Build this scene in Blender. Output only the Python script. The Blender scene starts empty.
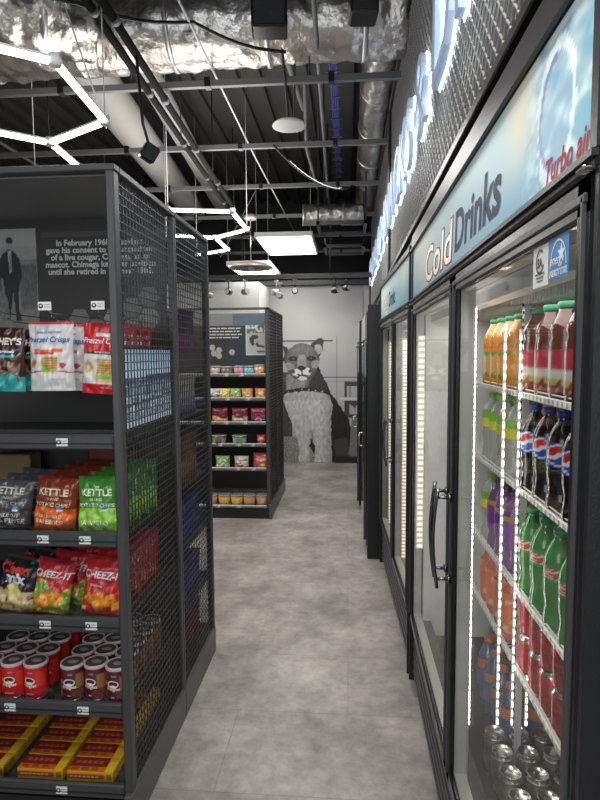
import bpy, math, random
from mathutils import Vector, Matrix, noise
random.seed(7)
PI = math.pi
SC = bpy.context.scene
COL = SC.collection

# ------------------------------------------------------------------ materials
MATS = {}
def M(name, color=(.5,.5,.5), rough=.5, metal=0.0, bump=0.0, bscale=40, var=0.0, vscale=6, emit=None, es=0, coat=0.0,
      trans=0.0, alpha=1.0, spec=.5, ior=1.45):
    if name in MATS: return MATS[name]
    m = bpy.data.materials.new(name); m.use_nodes = True
    nt = m.node_tree; b = nt.nodes['Principled BSDF']
    c = (*color, 1)
    b.inputs['Base Color'].default_value = c
    b.inputs['Roughness'].default_value = rough
    b.inputs['Metallic'].default_value = metal
    b.inputs['Coat Weight'].default_value = coat
    b.inputs['Transmission Weight'].default_value = trans
    b.inputs['Alpha'].default_value = alpha
    b.inputs['Specular IOR Level'].default_value = spec
    b.inputs['IOR'].default_value = ior
    if emit:
        b.inputs['Emission Color'].default_value = (*emit, 1)
        b.inputs['Emission Strength'].default_value = es
    tc = nt.nodes.new('ShaderNodeTexCoord')
    n = nt.nodes.new('ShaderNodeTexNoise'); n.inputs['Scale'].default_value = vscale; n.inputs['Detail'].default_value = 5
    nt.links.new(tc.outputs['Object'], n.inputs['Vector'])
    r = nt.nodes.new('ShaderNodeValToRGB')
    v = max(var, .04)
    r.color_ramp.elements[0].position = .3; r.color_ramp.elements[1].position = .7
    r.color_ramp.elements[0].color = tuple(x*(1-v) for x in color)+(1,)
    r.color_ramp.elements[1].color = tuple(min(1, x*(1+v)) for x in color)+(1,)
    nt.links.new(n.outputs['Fac'], r.inputs['Fac']); nt.links.new(r.outputs['Color'], b.inputs['Base Color'])
    if bump:
        n2 = nt.nodes.new('ShaderNodeTexNoise'); n2.inputs['Scale'].default_value = bscale; n2.inputs['Detail'].default_value = 3
        nt.links.new(tc.outputs['Object'], n2.inputs['Vector'])
        bp = nt.nodes.new('ShaderNodeBump'); bp.inputs['Strength'].default_value = bump; bp.inputs['Distance'].default_value = .01
        nt.links.new(n2.outputs['Fac'], bp.inputs['Height']); nt.links.new(bp.outputs['Normal'], b.inputs['Normal'])
    MATS[name] = m
    return m

def print_mat(name, rough=.4, es=0.0, coat=0.0, tint=1.0):
    """printed surface: colour comes from the artwork stored per vertex"""
    if name in MATS: return MATS[name]
    m = bpy.data.materials.new(name); m.use_nodes = True
    nt = m.node_tree; b = nt.nodes['Principled BSDF']
    a = nt.nodes.new('ShaderNodeAttribute'); a.attribute_name = 'Col'
    nt.links.new(a.outputs['Color'], b.inputs['Base Color'])
    b.inputs['Roughness'].default_value = rough; b.inputs['Coat Weight'].default_value = coat
    if es:
        nt.links.new(a.outputs['Color'], b.inputs['Emission Color']); b.inputs['Emission Strength'].default_value = es
    MATS[name] = m
    return m

def emis(name, color, s):
    if name in MATS: return MATS[name]
    m = bpy.data.materials.new(name); m.use_nodes = True
    nt = m.node_tree
    b = nt.nodes['Principled BSDF']; b.inputs['Base Color'].default_value = (.8,.8,.8,1)
    b.inputs['Emission Color'].default_value = (*color,1); b.inputs['Emission Strength'].default_value = s
    MATS[name] = m; return m

def glass_mat(name, tint=(.95,.97,.96), f0=.03, k=.6, rough=.02):
    if name in MATS: return MATS[name]
    m = bpy.data.materials.new(name); m.use_nodes = True
    nt = m.node_tree; nt.nodes.clear()
    out = nt.nodes.new('ShaderNodeOutputMaterial'); mix = nt.nodes.new('ShaderNodeMixShader')
    tr = nt.nodes.new('ShaderNodeBsdfTransparent'); tr.inputs[0].default_value = (*tint,1)
    gl = nt.nodes.new('ShaderNodeBsdfGlossy'); gl.inputs['Roughness'].default_value = rough
    geo = nt.nodes.new('ShaderNodeNewGeometry'); dot = nt.nodes.new('ShaderNodeVectorMath'); dot.operation = 'DOT_PRODUCT'
    nt.links.new(geo.outputs['Normal'], dot.inputs[0]); nt.links.new(geo.outputs['Incoming'], dot.inputs[1])
    def mth(op, a, b=None):
        n = nt.nodes.new('ShaderNodeMath'); n.operation = op
        for i, x in enumerate((a, b)):
            if x is None: continue
            if isinstance(x, (int, float)): n.inputs[i].default_value = x
            else: nt.links.new(x, n.inputs[i])
        return n.outputs[0]
    ab = mth('ABSOLUTE', dot.outputs['Value']); om = mth('SUBTRACT', 1.0, ab); pw = mth('POWER', om, 5.0)
    f = mth('ADD', mth('MULTIPLY', pw, k), f0)
    nt.links.new(f, mix.inputs[0]); nt.links.new(tr.outputs[0], mix.inputs[1]); nt.links.new(gl.outputs[0], mix.inputs[2])
    nt.links.new(mix.outputs[0], out.inputs[0])
    MATS[name] = m; return m

def ink(c, rough=.45):
    return M('ink_%02x%02x%02x' % tuple(int(min(.999, x)*255) for x in c), c, rough)

black = M('black_powder_coat', (.018,.018,.019), .38, 0, .08, 300)
black2 = M('black_plastic', (.012,.012,.013), .25)
charcoal = M('charcoal_steel', (.075,.076,.078), .4, .3, .05, 200)
gbase = M('grey_base_panel', (.10,.102,.10), .35, .2, .03, 60)
wire = M('dark_wire', (.075,.075,.075), .35, .6)
panel = M('dark_header_board', (.047,.043,.039), .55)
panelb = M('blue_grey_board', (.10,.14,.165), .5)
steel = M('brushed_steel', (.55,.55,.54), .25, 1)
chrome = M('chrome', (.75,.75,.75), .12, 1)
white = M('white_enamel', (.78,.78,.75), .35)
whitew = M('white_wire_coating', (.85,.85,.83), .3)
tagw = M('white_price_card', (.8,.8,.78), .5)
clear = glass_mat('clear_acrylic', (.9,.9,.9), .06, .5, .05)
glass = glass_mat('door_glass',(.97,.98,.97),.015,.36)
PR = print_mat('printed_packaging', .32, coat=.3)
PRM = print_mat('printed_mural', .7)
PRB = print_mat('printed_board', .55)

# ------------------------------------------------------------------ mesh builder
class MB:
    def __init__(s): s.v=[]; s.f=[]; s.m=[]; s.s=[]; s.c=[]; s.mats=[]
    def mi(s, m):
        if m not in s.mats: s.mats.append(m)
        return s.mats.index(m)
    def add(s, vs, fs, m, smooth=False, cols=None):
        o=len(s.v); s.v += [tuple(p) for p in vs]; k=s.mi(m)
        s.c += cols if cols else [(1,1,1)]*len(vs)
        for f in fs: s.f.append(tuple(i+o for i in f)); s.m.append(k); s.s.append(smooth)
        return s
    def box(s, a, b, m, bev=0):
        x0,x1=sorted((a[0],b[0])); y0,y1=sorted((a[1],b[1])); z0,z1=sorted((a[2],b[2]))
        if bev:
            e=bev
            # chamfered box: 24 verts
            V=[];
            for x,sx in ((x0,1),(x1,-1)):
                for y,sy in ((y0,1),(y1,-1)):
                    for z,sz in ((z0,1),(z1,-1)):
                        V += [(x,y+sy*e,z+sz*e),(x+sx*e,y,z+sz*e),(x+sx*e,y+sy*e,z)]
            import itertools
            def I(i,j,k,a): return ((i*2+j)*2+k)*3+a
            F=[]
            F+=[(I(0,0,0,0),I(0,0,1,0),I(0,1,1,0),I(0,1,0,0)),(I(1,0,0,0),I(1,1,0,0),I(1,1,1,0),I(1,0,1,0))]
            F+=[(I(0,0,0,1),I(1,0,0,1),I(1,0,1,1),I(0,0,1,1)),(I(0,1,0,1),I(0,1,1,1),I(1,1,1,1),I(1,1,0,1))]
            F+=[(I(0,0,0,2),I(0,1,0,2),I(1,1,0,2),I(1,0,0,2)),(I(0,0,1,2),I(1,0,1,2),I(1,1,1,2),I(0,1,1,2))]
            for i in (0,1):
                for j in (0,1): F.append((I(i,j,0,0),I(i,j,0,1),I(i,j,1,1),I(i,j,1,0)))
                for k in (0,1): F.append((I(i,0,k,0),I(i,0,k,2),I(i,1,k,2),I(i,1,k,0)))
            for j in (0,1):
                for k in (0,1): F.append((I(0,j,k,1),I(0,j,k,2),I(1,j,k,2),I(1,j,k,1)))
            for i in (0,1):
                for j in (0,1):
                    for k in (0,1): F.append((I(i,j,k,0),I(i,j,k,1),I(i,j,k,2)))
            return s.add(V,F,m)
        V=[(x,y,z) for x in (x0,x1) for y in (y0,y1) for z in (z0,z1)]
        return s.add(V,[(0,1,3,2),(4,6,7,5),(0,4,5,1),(2,3,7,6),(0,2,6,4),(1,5,7,3)],m)
    def prism(s, pts, fn, d0, d1, m, smooth=False):
        """polygon pts (2D) extruded; fn(a,b,d)->xyz"""
        n=len(pts)
        V=[fn(a,b,d0) for a,b in pts]+[fn(a,b,d1) for a,b in pts]
        F=[tuple(range(n))[::-1], tuple(range(n,2*n))]+[(i,(i+1)%n,(i+1)%n+n,i+n) for i in range(n)]
        return s.add(V,F,m,smooth)
    def tube(s, pts, r, m, n=10, caps=True, smooth=True):
        pts=[Vector(p) for p in pts]; V=[]; F=[]
        rs = r if isinstance(r,(list,tuple)) else [r]*len(pts)
        prev=None
        for i,p in enumerate(pts):
            d=(pts[min(i+1,len(pts)-1)]-pts[max(i-1,0)]).normalized()
            if prev is None:
                u=d.orthogonal().normalized()
            else:
                u=(prev-d*prev.dot(d)).normalized()
            prev=u; w=d.cross(u)
            for k in range(n):
                t=2*PI*k/n; V.append(p+(u*math.cos(t)+w*math.sin(t))*rs[i])
        for i in range(len(pts)-1):
            for k in range(n): F.append((i*n+k,i*n+(k+1)%n,(i+1)*n+(k+1)%n,(i+1)*n+k))
        if caps: F+= [tuple(range(n))[::-1], tuple((len(pts)-1)*n+k for k in range(n))]
        return s.add(V,F,m,smooth)
    def bar(s, a, b, w, h, m, up=(0,0,1)):
        a=Vector(a); b=Vector(b); d=(b-a).normalized(); u=Vector(up); x=d.cross(u).normalized()*w/2; z=x.cross(d).normalized()*h/2
        V=[p+sx*x+sz*z for p in (a,b) for sx in (-1,1) for sz in (-1,1)]
        return s.add(V,[(0,1,3,2),(4,6,7,5),(0,4,5,1),(2,3,7,6),(0,2,6,4),(1,5,7,3)],m)
    def lathe(s, prof, m, n=20, c=(0,0,0), smooth=True, axis='z', capb=True, capt=True, colf=None):
        V=[]; F=[]; cols=[]
        for r,z in prof:
            for k in range(n):
                t=2*PI*k/n
                p=(r*math.cos(t), r*math.sin(t), z)
                if axis=='y': p=(p[0],p[2],p[1])
                if axis=='x': p=(p[2],p[0],p[1])
                V.append((p[0]+c[0],p[1]+c[1],p[2]+c[2])); cols.append(colf(t,z) if colf else (1,1,1))
        for i in range(len(prof)-1):
            for k in range(n): F.append((i*n+k,i*n+(k+1)%n,(i+1)*n+(k+1)%n,(i+1)*n+k))
        if capb: F.append(tuple(range(n))[::-1])
        if capt: F.append(tuple((len(prof)-1)*n+k for k in range(n)))
        return s.add(V,F,m,smooth,cols)
    def grid(s, fn, nu, nv, m, colf=None, smooth=True):
        V=[];F=[];C=[]
        for j in range(nv+1):
            for i in range(nu+1):
                u=i/nu; v=j/nv; V.append(fn(u,v)); C.append(colf(u,v) if colf else (1,1,1))
        for j in range(nv):
            for i in range(nu):
                a=j*(nu+1)+i; F.append((a,a+1,a+nu+2,a+nu+1))
        return s.add(V,F,m,smooth,C)
    def text(s, t, size, m, fn, align='l', ext=0, off=0, shear=0, sx=1.0):
        """text drawn in 2D, then mapped by fn(x,y,d)"""
        vs,fs,w = text_mesh(t, ext, off, shear)
        ox = {'l':0,'c':-w/2,'r':-w}[align]
        return s.add([fn((x+ox)*size*sx, y*size, z*size) for x,y,z in vs], fs, m)
    def build(s, name, parent=None, loc=None):
        me=bpy.data.meshes.new(name); me.from_pydata(s.v,[],s.f)
        for m in s.mats: me.materials.append(m)
        me.polygons.foreach_set('material_index', s.m); me.polygons.foreach_set('use_smooth', s.s)
        if any(c!=(1,1,1) for c in s.c):
            a=me.color_attributes.new('Col','FLOAT_COLOR','POINT')
            fl=[]
            for c in s.c: fl += [c[0],c[1],c[2],1]
            a.data.foreach_set('color', fl)
        me.update()
        o=bpy.data.objects.new(name, me); COL.objects.link(o)
        if parent: o.parent=parent
        if loc: o.location=loc
        return o

_TC={}
def text_mesh(t, ext=0, off=0, shear=0):
    k=(t,ext,off,shear)
    if k in _TC: return _TC[k]
    cu=bpy.data.curves.new('txt','FONT'); cu.body=t; cu.size=1; cu.extrude=ext; cu.offset=off; cu.shear=shear; cu.resolution_u=3
    o=bpy.data.objects.new('txt',cu); COL.objects.link(o)
    dg=bpy.context.evaluated_depsgraph_get(); dg.update()
    me=bpy.data.meshes.new_from_object(o.evaluated_get(dg))
    vs=[tuple(v.co) for v in me.vertices]; fs=[tuple(p.vertices) for p in me.polygons]
    bpy.data.objects.remove(o); bpy.data.meshes.remove(me); bpy.data.curves.remove(cu)
    w=max([v[0] for v in vs] or [0]); _TC[k]=(vs,fs,w); return _TC[k]

def wid(s_): return text_mesh(s_,0,0,0)[2]
def tag(o, label, cat, group=None, kind=None):
    o['label']=label; o['category']=cat
    if group: o['group']=group
    if kind: o['kind']=kind
    return o
def empty(name, loc=(0,0,0), rz=0, label=None, cat=None, group=None):
    o=bpy.data.objects.new(name,None); COL.objects.link(o); o.location=loc; o.rotation_euler=(0,0,rz); o.empty_display_size=.05
    if label: tag(o,label,cat,group)
    return o
def struct(o): o['kind']='structure'; return o
def copy_tree(o, parent=None):
    c=o.copy(); COL.objects.link(c)
    if parent: c.parent=parent
    for ch in o.children: copy_tree(ch,c)
    return c
class Proto:
    """first placement uses the prototype itself, later ones copy it with its parts"""
    def __init__(s, maker): s.o=maker(); s.used=False
    def put(s, loc, rot=(0,0,0), label='', cat='', group=None, scale=None):
        o = s.o if not s.used else copy_tree(s.o)
        s.used=True; o.location=loc; o.rotation_euler=rot
        if scale: o.scale=scale
        return tag(o,label,cat,group)
ORD=['front','second','third','fourth','fifth','sixth','seventh','eighth','ninth']
def lerp(a,b,t): return tuple(x+(y-x)*t for x,y in zip(a,b))
def nz(x,y,z=0): return noise.noise(Vector((x,y,z)))
def sstep(a,b,x):
    t=max(0,min(1,(x-a)/(b-a))); return t*t*(3-2*t)
def inpoly(x,y,P):
    c=False; n=len(P); j=n-1
    for i in range(n):
        xi,yi=P[i]; xj,yj=P[j]
        if (yi>y)!=(yj>y) and x<(xj-xi)*(y-yi)/(yj-yi)+xi: c=not c
        j=i
    return c
def ell(x,y,cx,cy,rx,ry): return math.hypot((x-cx)/rx,(y-cy)/ry)

# ------------------------------------------------------------------ room
XL,XR,YB,YF,ZC=-4.6,1.25,-1.6,8.9,3.75
def floor_mat():
    m=bpy.data.materials.new('grey_concrete_tile'); m.use_nodes=True; nt=m.node_tree; b=nt.nodes['Principled BSDF']
    tc=nt.nodes.new('ShaderNodeTexCoord')
    n1=nt.nodes.new('ShaderNodeTexNoise'); n1.inputs['Scale'].default_value=2.6; n1.inputs['Detail'].default_value=9; n1.inputs['Roughness'].default_value=.68
    n2=nt.nodes.new('ShaderNodeTexNoise'); n2.inputs['Scale'].default_value=14; n2.inputs['Detail'].default_value=7; n2.inputs['Roughness'].default_value=.75
    br=nt.nodes.new('ShaderNodeTexBrick'); br.inputs['Scale'].default_value=1; br.inputs['Mortar Size'].default_value=.0018
    br.inputs['Brick Width'].default_value=.92; br.inputs['Row Height'].default_value=.46; br.inputs['Color1'].default_value=(.47,.47,.47,1); br.inputs['Color2'].default_value=(.55,.55,.55,1); br.inputs['Mortar'].default_value=(.36,.36,.36,1)
    br.inputs['Bias'].default_value=0
    for n in (n1,n2,br): nt.links.new(tc.outputs['Object'], n.inputs['Vector'])
    r1=nt.nodes.new('ShaderNodeValToRGB'); r1.color_ramp.elements[0].position=.33; r1.color_ramp.elements[1].position=.68
    r1.color_ramp.elements[0].color=(.20,.19,.175,1); r1.color_ramp.elements[1].color=(.46,.44,.41,1)
    r2=nt.nodes.new('ShaderNodeValToRGB'); r2.color_ramp.elements[0].position=.3; r2.color_ramp.elements[1].position=.7
    r2.color_ramp.elements[0].color=(.30,.30,.30,1); r2.color_ramp.elements[1].color=(.70,.66,.65,1)
    mx=nt.nodes.new('ShaderNodeMix'); mx.data_type='RGBA'; mx.blend_type='OVERLAY'; mx.inputs[0].default_value=.75
    mx2=nt.nodes.new('ShaderNodeMix'); mx2.data_type='RGBA'; mx2.blend_type='OVERLAY'; mx2.inputs[0].default_value=.85
    nt.links.new(n1.outputs['Fac'],r1.inputs['Fac']); nt.links.new(n2.outputs['Fac'],r2.inputs['Fac'])
    nt.links.new(r1.outputs['Color'],mx.inputs[6]); nt.links.new(r2.outputs['Color'],mx.inputs[7])
    nt.links.new(mx.outputs[2],mx2.inputs[6]); nt.links.new(br.outputs['Color'],mx2.inputs[7])
    nt.links.new(mx2.outputs[2],b.inputs['Base Color'])
    b.inputs['Roughness'].default_value=.42
    bp=nt.nodes.new('ShaderNodeBump'); bp.inputs['Strength'].default_value=.12; bp.inputs['Distance'].default_value=.003
    nt.links.new(n2.outputs['Fac'],bp.inputs['Height']); nt.links.new(bp.outputs['Normal'],b.inputs['Normal'])
    return m
struct(MB().box((XL,YB,-.08),(XR,YF,0),floor_mat()).build('floor'))
deckm=M('dark_steel_deck',(.075,.068,.066),.55,.3,.05,30)
c=MB(); c.box((XL,YB,ZC+.05),(XR,YF,ZC+.12),deckm)
x=XL
while x<XR:                                   # corrugated deck
    c.box((x,YB,ZC),(x+.09,YF,ZC+.05),deckm); x+=.19
struct(c.build('ceiling'))
wpaint=M('warm_white_paint',(.62,.61,.58),.8,0,.03,120)
gpaint=M('grey_paint',(.20,.20,.20),.8)
dpaint=M('charcoal_paint',(.035,.035,.035),.7)
struct(MB().box((XL-.1,YB,0),(XL,YF,ZC+.12),gpaint).build('wall_left'))
struct(MB().box((XR,YB,0),(XR+.1,YF,ZC+.12),dpaint).build('wall_right'))
struct(MB().box((XL,YF,0),(XR,YF+.1,ZC+.12),dpaint).build('wall_end'))
struct(MB().box((XL,7.86,0),(XR,8.0,2.41),M('mid_grey_paint',(.42,.42,.42),.8)).build('wall_back'))
struct(MB().box((XL,6.95,0),(-1.06,7.855,2.36),M('bulkhead_paint',(.66,.66,.63),.8)).build('wall_bulkhead'))
struct(MB().box((XL,7.78,2.41),(XR,8.0,2.47),black).build('trim_1'))
struct(MB().box((-.18,7.83,0),(.2,7.86,.09),black).build('baseboard_back'))

# cougar photo mural, in picture units x 262..356, y 285(top)..463
def cougar(px,py):
    g=.50-.22*sstep(340,290,py)
    g+= .03*nz(px*.05,py*.05)
    if py<341.5 and py>340 and 262<px<333: g=.10
    if 341.5<py<343 and px<333: g=.5
    if abs(px-337)<.6 and py>336: g*=.6
    if abs(py-377.3)<.7 and px>318: g*=.45
    if abs(py-381)<.4 and px>318: g*=.7
    if 344.5<px<356 and 381.5<py<397: g=.07 if not(px>347 and py>386 and abs(px-350)>.6) else .5
    if 344.5<px<356 and 400.5<py<418: g=.06 if not(px>349.5 and py>403+ (px-349)*.9 and py<414) else .45
    if abs(py-398.6)<1: g=.68 if px>340 else g
    if px<292 and 372<py<442: g=.08+.03*nz(px*.3,py*.3)
    if py>437 and px<345: g=.30+.30*nz(px*.7,py*.9)+.12*nz(px*2,py*2)
    fur=lambda k: k*(1+.38*nz(px*.45,py*.2,3)+.26*nz(px*1.9,py*.8,7))
    wx=px+.9*nz(px*.35,py*.35,11)+.5*nz(px*1.1,py*1.1,5); py=py+.9*nz(px*.35,py*.35,21); px=wx
    # dark flank and back
    body=[(316,360),(322,374),(327,384),(331,393),(341,407),(349,420),(352.5,433),(351,447),(347,458),(338,463),(318,463),(300,430),(296,395),(300,365)]
    if inpoly(px,py,body): g=fur(.018)
    if inpoly(px,py,[(352,420),(356,412),(356,463),(348,463),(350,440)]): g=.18+.3*max(0,nz(px*1.2,py*1.5))
    if inpoly(px,py,[(334,440),(347,437),(350,463),(336,463)]): g=.06
    chest=[(284,395),(289,392),(303,390),(318,391),(329,395),(333,405),(331,418),(331,435),(332,463),(314,463),(315,447),(311,438),(309,447),(311,458),(308,463),(298,463),(299,452),(297,437),(292,425),(287,412),(283,402)]
    if inpoly(px,py,chest):
        g=fur(.62)
        g*=.62+.38*sstep(334,318,px)
        g*=1-.55*math.exp(-((px-311.5)/2.5)**2)*sstep(422,440,py)
        if py<400: g*=.85
    neck=[(286,374),(318,370),(324,380),(328,391),(303,389),(286,391)]
    if inpoly(px,py,neck):
        g=fur(.32*(1-.85*sstep(303,313,px+ (py-380)*.3)))
    # head
    for (ex,ey,a) in ((283,350,.0),(318,346,.0)):
        if ex<300: P=[(270,343),(276,342),(285,346),(292,352),(284,362),(277,357),(272,350)]
        else: P=[(309,352),(311,344),(317,339),(322,337.5),(324,340),(323,350),(319,358),(312,360)]
        if inpoly(px,py,P):
            g=.06
            if ell(px,py,ex+(.5 if ex>300 else -2),ey+3,4,5)<1: g=fur(.40)
    hx=(px-302); hy=(py-362)
    hr=math.hypot(hx/(17.5-(.16*max(0,hy))),hy/(19))
    if hr<1:
        g=fur(.22)*(1-.35*sstep(.75,1,hr))
        g*=.72+.6*sstep(358,346,py)*(.5+.4*nz(px*.8,3))
        for ex,ey in ((293,358.5),(311,358)):
            e=ell(px,py,ex,ey,4.2,2.2)
            if e<1.1: g=.03
            if ell(px,py,ex+.4,ey-.2,1.5,1.1)<1: g=.12
        if ell(px,py,289,366,5,4)<1 or ell(px,py,315.5,364,4.5,4)<1: g=fur(.34)
        if abs(px-302)<3.6+.08*(py-352) and 354<py<368: g=fur(.34)
        if ell(px,py,296.5,372,5.2,3.8)<1 or ell(px,py,307,371.3,5.2,3.8)<1: g=.85
        if ell(px,py,293,371,2.2,2.4)<1 or ell(px,py,310.5,370.5,2,2.4)<1: g=.10
        if ell(px,py,301.8,367.5,4.4,2.3)<1: g=.04
        if abs(px-302)<.7 and 368<py<374: g=.05
        if abs(py-375.0-abs(px-302)*-.05)<.7 and abs(px-302)<4.5: g=.04
        if ell(px,py,302.5,378.3,4.6,2.2)<1: g=.78
    # collar
    cy=392-2.6*math.sin((px-284)/44*PI)
    if 284<px<327 and abs(py-cy)<1.7: g=.03 if (int(px)%7 or abs(py-cy)>.7) else .7
    g=max(.015,min(.9,g))
    return (g,g*.985,g*.96)
m=MB()
x0,x1,zt=-1.06,.2,2.40
k=7.85/578
def mural_col(u,v):
    X=x0+(x1-x0)*u; Z=zt*v
    return cougar(348+X/k, 353-(Z-1.5)/k)
m.grid(lambda u,v:(x0+(x1-x0)*u,7.85,zt*v),185,350,PRM,mural_col)
m.box((x0,7.8505,.002),(x1,7.858,zt),tagw)
tag(m.build('wall_mural'),'black and white photo mural of a seated collared cougar covering the end wall','mural')

# ------------------------------------------------------------------ shelf units
def wire_panel(x, y0, y1, z0, z1, pitch=.0265, r=.0016):
    m=MB()
    n=round((y1-y0)/pitch)
    for i in range(n+1):
        y=y0+(y1-y0)*i/n; m.box((x-r,y-r,z0),(x+r,y+r,z1),wire)
    n=round((z1-z0)/pitch)
    for i in range(n+1):
        z=z0+(z1-z0)*i/n; m.box((x+r,y0,z-r),(x+3*r,y1,z+r),wire)
    return m
def price_tag(x,y,z,parent,w=.036,h=.024,tilt=0):
    t=MB(); t.box((x-w/2,y-.0022,z-h/2),(x+w/2,y,z+h/2),tagw)
    t.lathe([(.0075,-.0028),(.0075,-.0022)],ink((.03,.03,.03)),14,(x-w*.28,y,z),False,'y')
    t.lathe([(.0032,-.0032),(.0032,-.0028)],tagw,10,(x-w*.28,y,z+.001),False,'y')
    for i,dz in enumerate((.004,-.003)):
        t.box((x-.002,y-.0026,z+dz-.001),(x+w*.4,y-.002,z+dz+.001),ink((.25,.25,.25)))
    return t.build('price_tag',parent)
def shelf_part(parent,x0,x1,yf,yb,ztop,tags,lip=.045,face=-1,divs=(),lipm=None,tagsz=(.036,.024)):
    """face -1: lip towards -Y"""
    m=MB(); m.box((x0,yf,ztop-.04),(x1,yb,ztop-.028),charcoal)
    m.box((x0,yf,ztop-lip),(x1,yf+face*.018,ztop),lipm or charcoal,.005)
    m.box((x0,yf+face*.018,ztop-lip*.62),(x1,yf+face*.021,ztop-lip*.55),black)
    m.box((x0,yf,ztop-.002),(x1,yf+face*-.004,ztop+.012),clear)
    s=m.build('shelf',parent)
    for t in tags: price_tag(t,yf+face*.0185,ztop-lip*.5,s,*tagsz)
    for d in divs:
        q=MB(); q.prism([(0,0),(.07,0),(.07,.02),(.05,.05),(.01,.055),(0,.05)],lambda a,b,c:(d+c,yf-face*(a+.012),ztop-.028+b),-.0012,.0012,clear)
        q.box((d-.022,yf-face*.008,ztop-.027),(d+.022,yf-face*.010,ztop+.028),clear)
        q.build('divider',s)
    return s

XS=-.672
YM=2.24; YE=2.78
U=empty('display_shelf_unit',(0,0,0),0,'charcoal shelf unit with wire mesh end and board about a live cougar, front of shop','shelf unit','wire-ended snack shelf units')
x_l=-1.95
b=MB()
b.box((x_l,1.675,0),(-.69,YM-.02,.085),black); b.box((-.695,1.64,0),(-.668,YM-.001,.128),gbase,.003)
b.build('base',U)
for (xa,ya) in ((XS,1.675),(x_l,1.675)):
    MB().box((xa-.026,ya-.018,.0),(xa,ya+.022,2.03),charcoal,.004).build('post',U)
MB().box((XS-.024,YM-.022,0),(XS+.001,YM-.002,2.03),charcoal,.004).build('post',U)
t=MB(); t.box((x_l,1.66,2.03),(XS+.002,1.70,2.05),charcoal,.003); t.box((XS-.03,1.70,2.03),(XS+.002,YM-.001,2.05),charcoal,.003)
t.box((x_l,1.70,2.026),(XS-.028,YM-.01,2.034),M('grey_canopy',(.20,.20,.20),.5))
t.build('top_rail',U)
wire_panel(XS-.012,1.70,YM-.024,.128,2.03).build('wire_mesh_panel',U)
# header board: printed back panel
h=MB()
YP=2.20
h.box((x_l,YP,.1),(-.70,YP+.02,2.03),panel)
f2=lambda ax,az:(lambda a,b_,d:(ax+a,YP-.0015-d,az+b_))
lt=ink((.62,.60,.56))
lines=['In February 1968, President','gave his consent to the acquisition','of a live cougar, Chimega, as its','mascot. Chimega kept her position','until she retired in summer 1982.']
h.box((-1.19,YP-.001,1.955),(-.70,YP,1.975),ink((.075,.07,.065)))
for i,s_ in enumerate(lines):
    h.text(s_,.43/wid(lines[1]),lt,f2(-.955,1.922-.0275*i),'c',0,.034)
hexm=ink((.17,.165,.155)); hexn=ink((.30,.29,.275))
def hexa(bld,cx,cz,r,mm,y,fn=None):
    bld.prism([(cx+r*math.cos(PI/3*i+PI/6*0),cz+r*math.sin(PI/3*i)) for i in range(6)],fn or (lambda a,b_,d:(a,y-d,b_)),0,.0012,mm)
for cx,cz,mm in ((-1.045,1.64,hexm),(-.975,1.60,hexm),(-.905,1.64,hexn),(-.835,1.68,hexm),(-.835,1.60,hexn),(-.765,1.64,hexn),(-.765,1.72,hexm),(-1.115,1.60,hexm)):
    hexa(h,cx,cz,.043,mm,YP-.001)
h.build('header_board',U)
# archive photo on the board
def archive(u,v):
    g=.20+.05*nz(u*4,v*4)
    if v>.84: g=.36
    elif v>.70: g=.30+.04*nz(u*9,v*20)
    if v<.70 and u<.28: g=.09+.05*nz(u*20,v*12)
    if v<.66 and u>.66: g=.10+.10*abs(nz(u*18,v*14))
    if v<.23: g=.20+.05*nz(u*10,v*20)
    if inpoly(u,v,[(.30,.76),(.44,.81),(.56,.78),(.66,.71),(.70,.55),(.62,.44),(.60,.24),(.66,.12),(.55,.12),(.50,.40),(.42,.13),(.30,.13),(.34,.35),(.30,.52),(.20,.58),(.22,.66)]): g=.022
    if inpoly(u,v,[(.42,.79),(.50,.79),(.485,.60),(.45,.58)]): g=.45
    if abs(u-.462)<.012 and .60<v<.77: g=.05
    if ell(u,v,.46,.855,.065,.045)<1: g=.30
    if ell(u,v,.46,.89,.075,.03)<1: g=.03
    if inpoly(u,v,[(.02,.12),(.10,.36),(.26,.42),(.38,.34),(.42,.14),(.30,.12)]): g=.16+.1*nz(u*20,v*20)
    return (g,g*.97,g*.92)
a=MB(); a.grid(lambda u,v:(-1.41+.20*u,YP-.004,1.585+.405*v),60,70,PRB,archive); a.box((-1.41,YP-.0035,1.585),(-1.21,YP,1.99),tagw)
ph=a.build('archive_photo',U); ph['label']='grey archive photo of a suited person with a cougar'

ZS=[1.262,.962,.692,.418,.150]      # lip tops
tags={0:[-.856],1:[-.929,-.796],2:[-.934,-.786],3:[-1.061,-.823],4:[-.903]}
shelves=[]
for i,z in enumerate(ZS):
    tg=tags[i]
    dv={0:[],1:[-1.01,-.86],2:[-1.005,-.885],3:[-.953,-.71],4:[-1.115,-.715]}[i]
    shelves.append(shelf_part(U,x_l,XS-.026,1.675,YP,z,tg,.047,-1,dv))
# peg hooks with tags
for hx,tx in ((-.950,-.935),(-.792,-.765),(-1.105,-1.105)):
    q=MB(); q.tube([(hx,YP,1.635),(hx,1.80,1.635),(tx,1.735,1.648)],.0022,steel,6)
    q.tube([(hx,YP,1.61),(hx,1.85,1.61),(hx,1.80,1.625)],.0022,steel,6)
    hk=q.build('peg_hook',U); price_tag(tx,1.735,1.651,hk,.042,.026)

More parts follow.
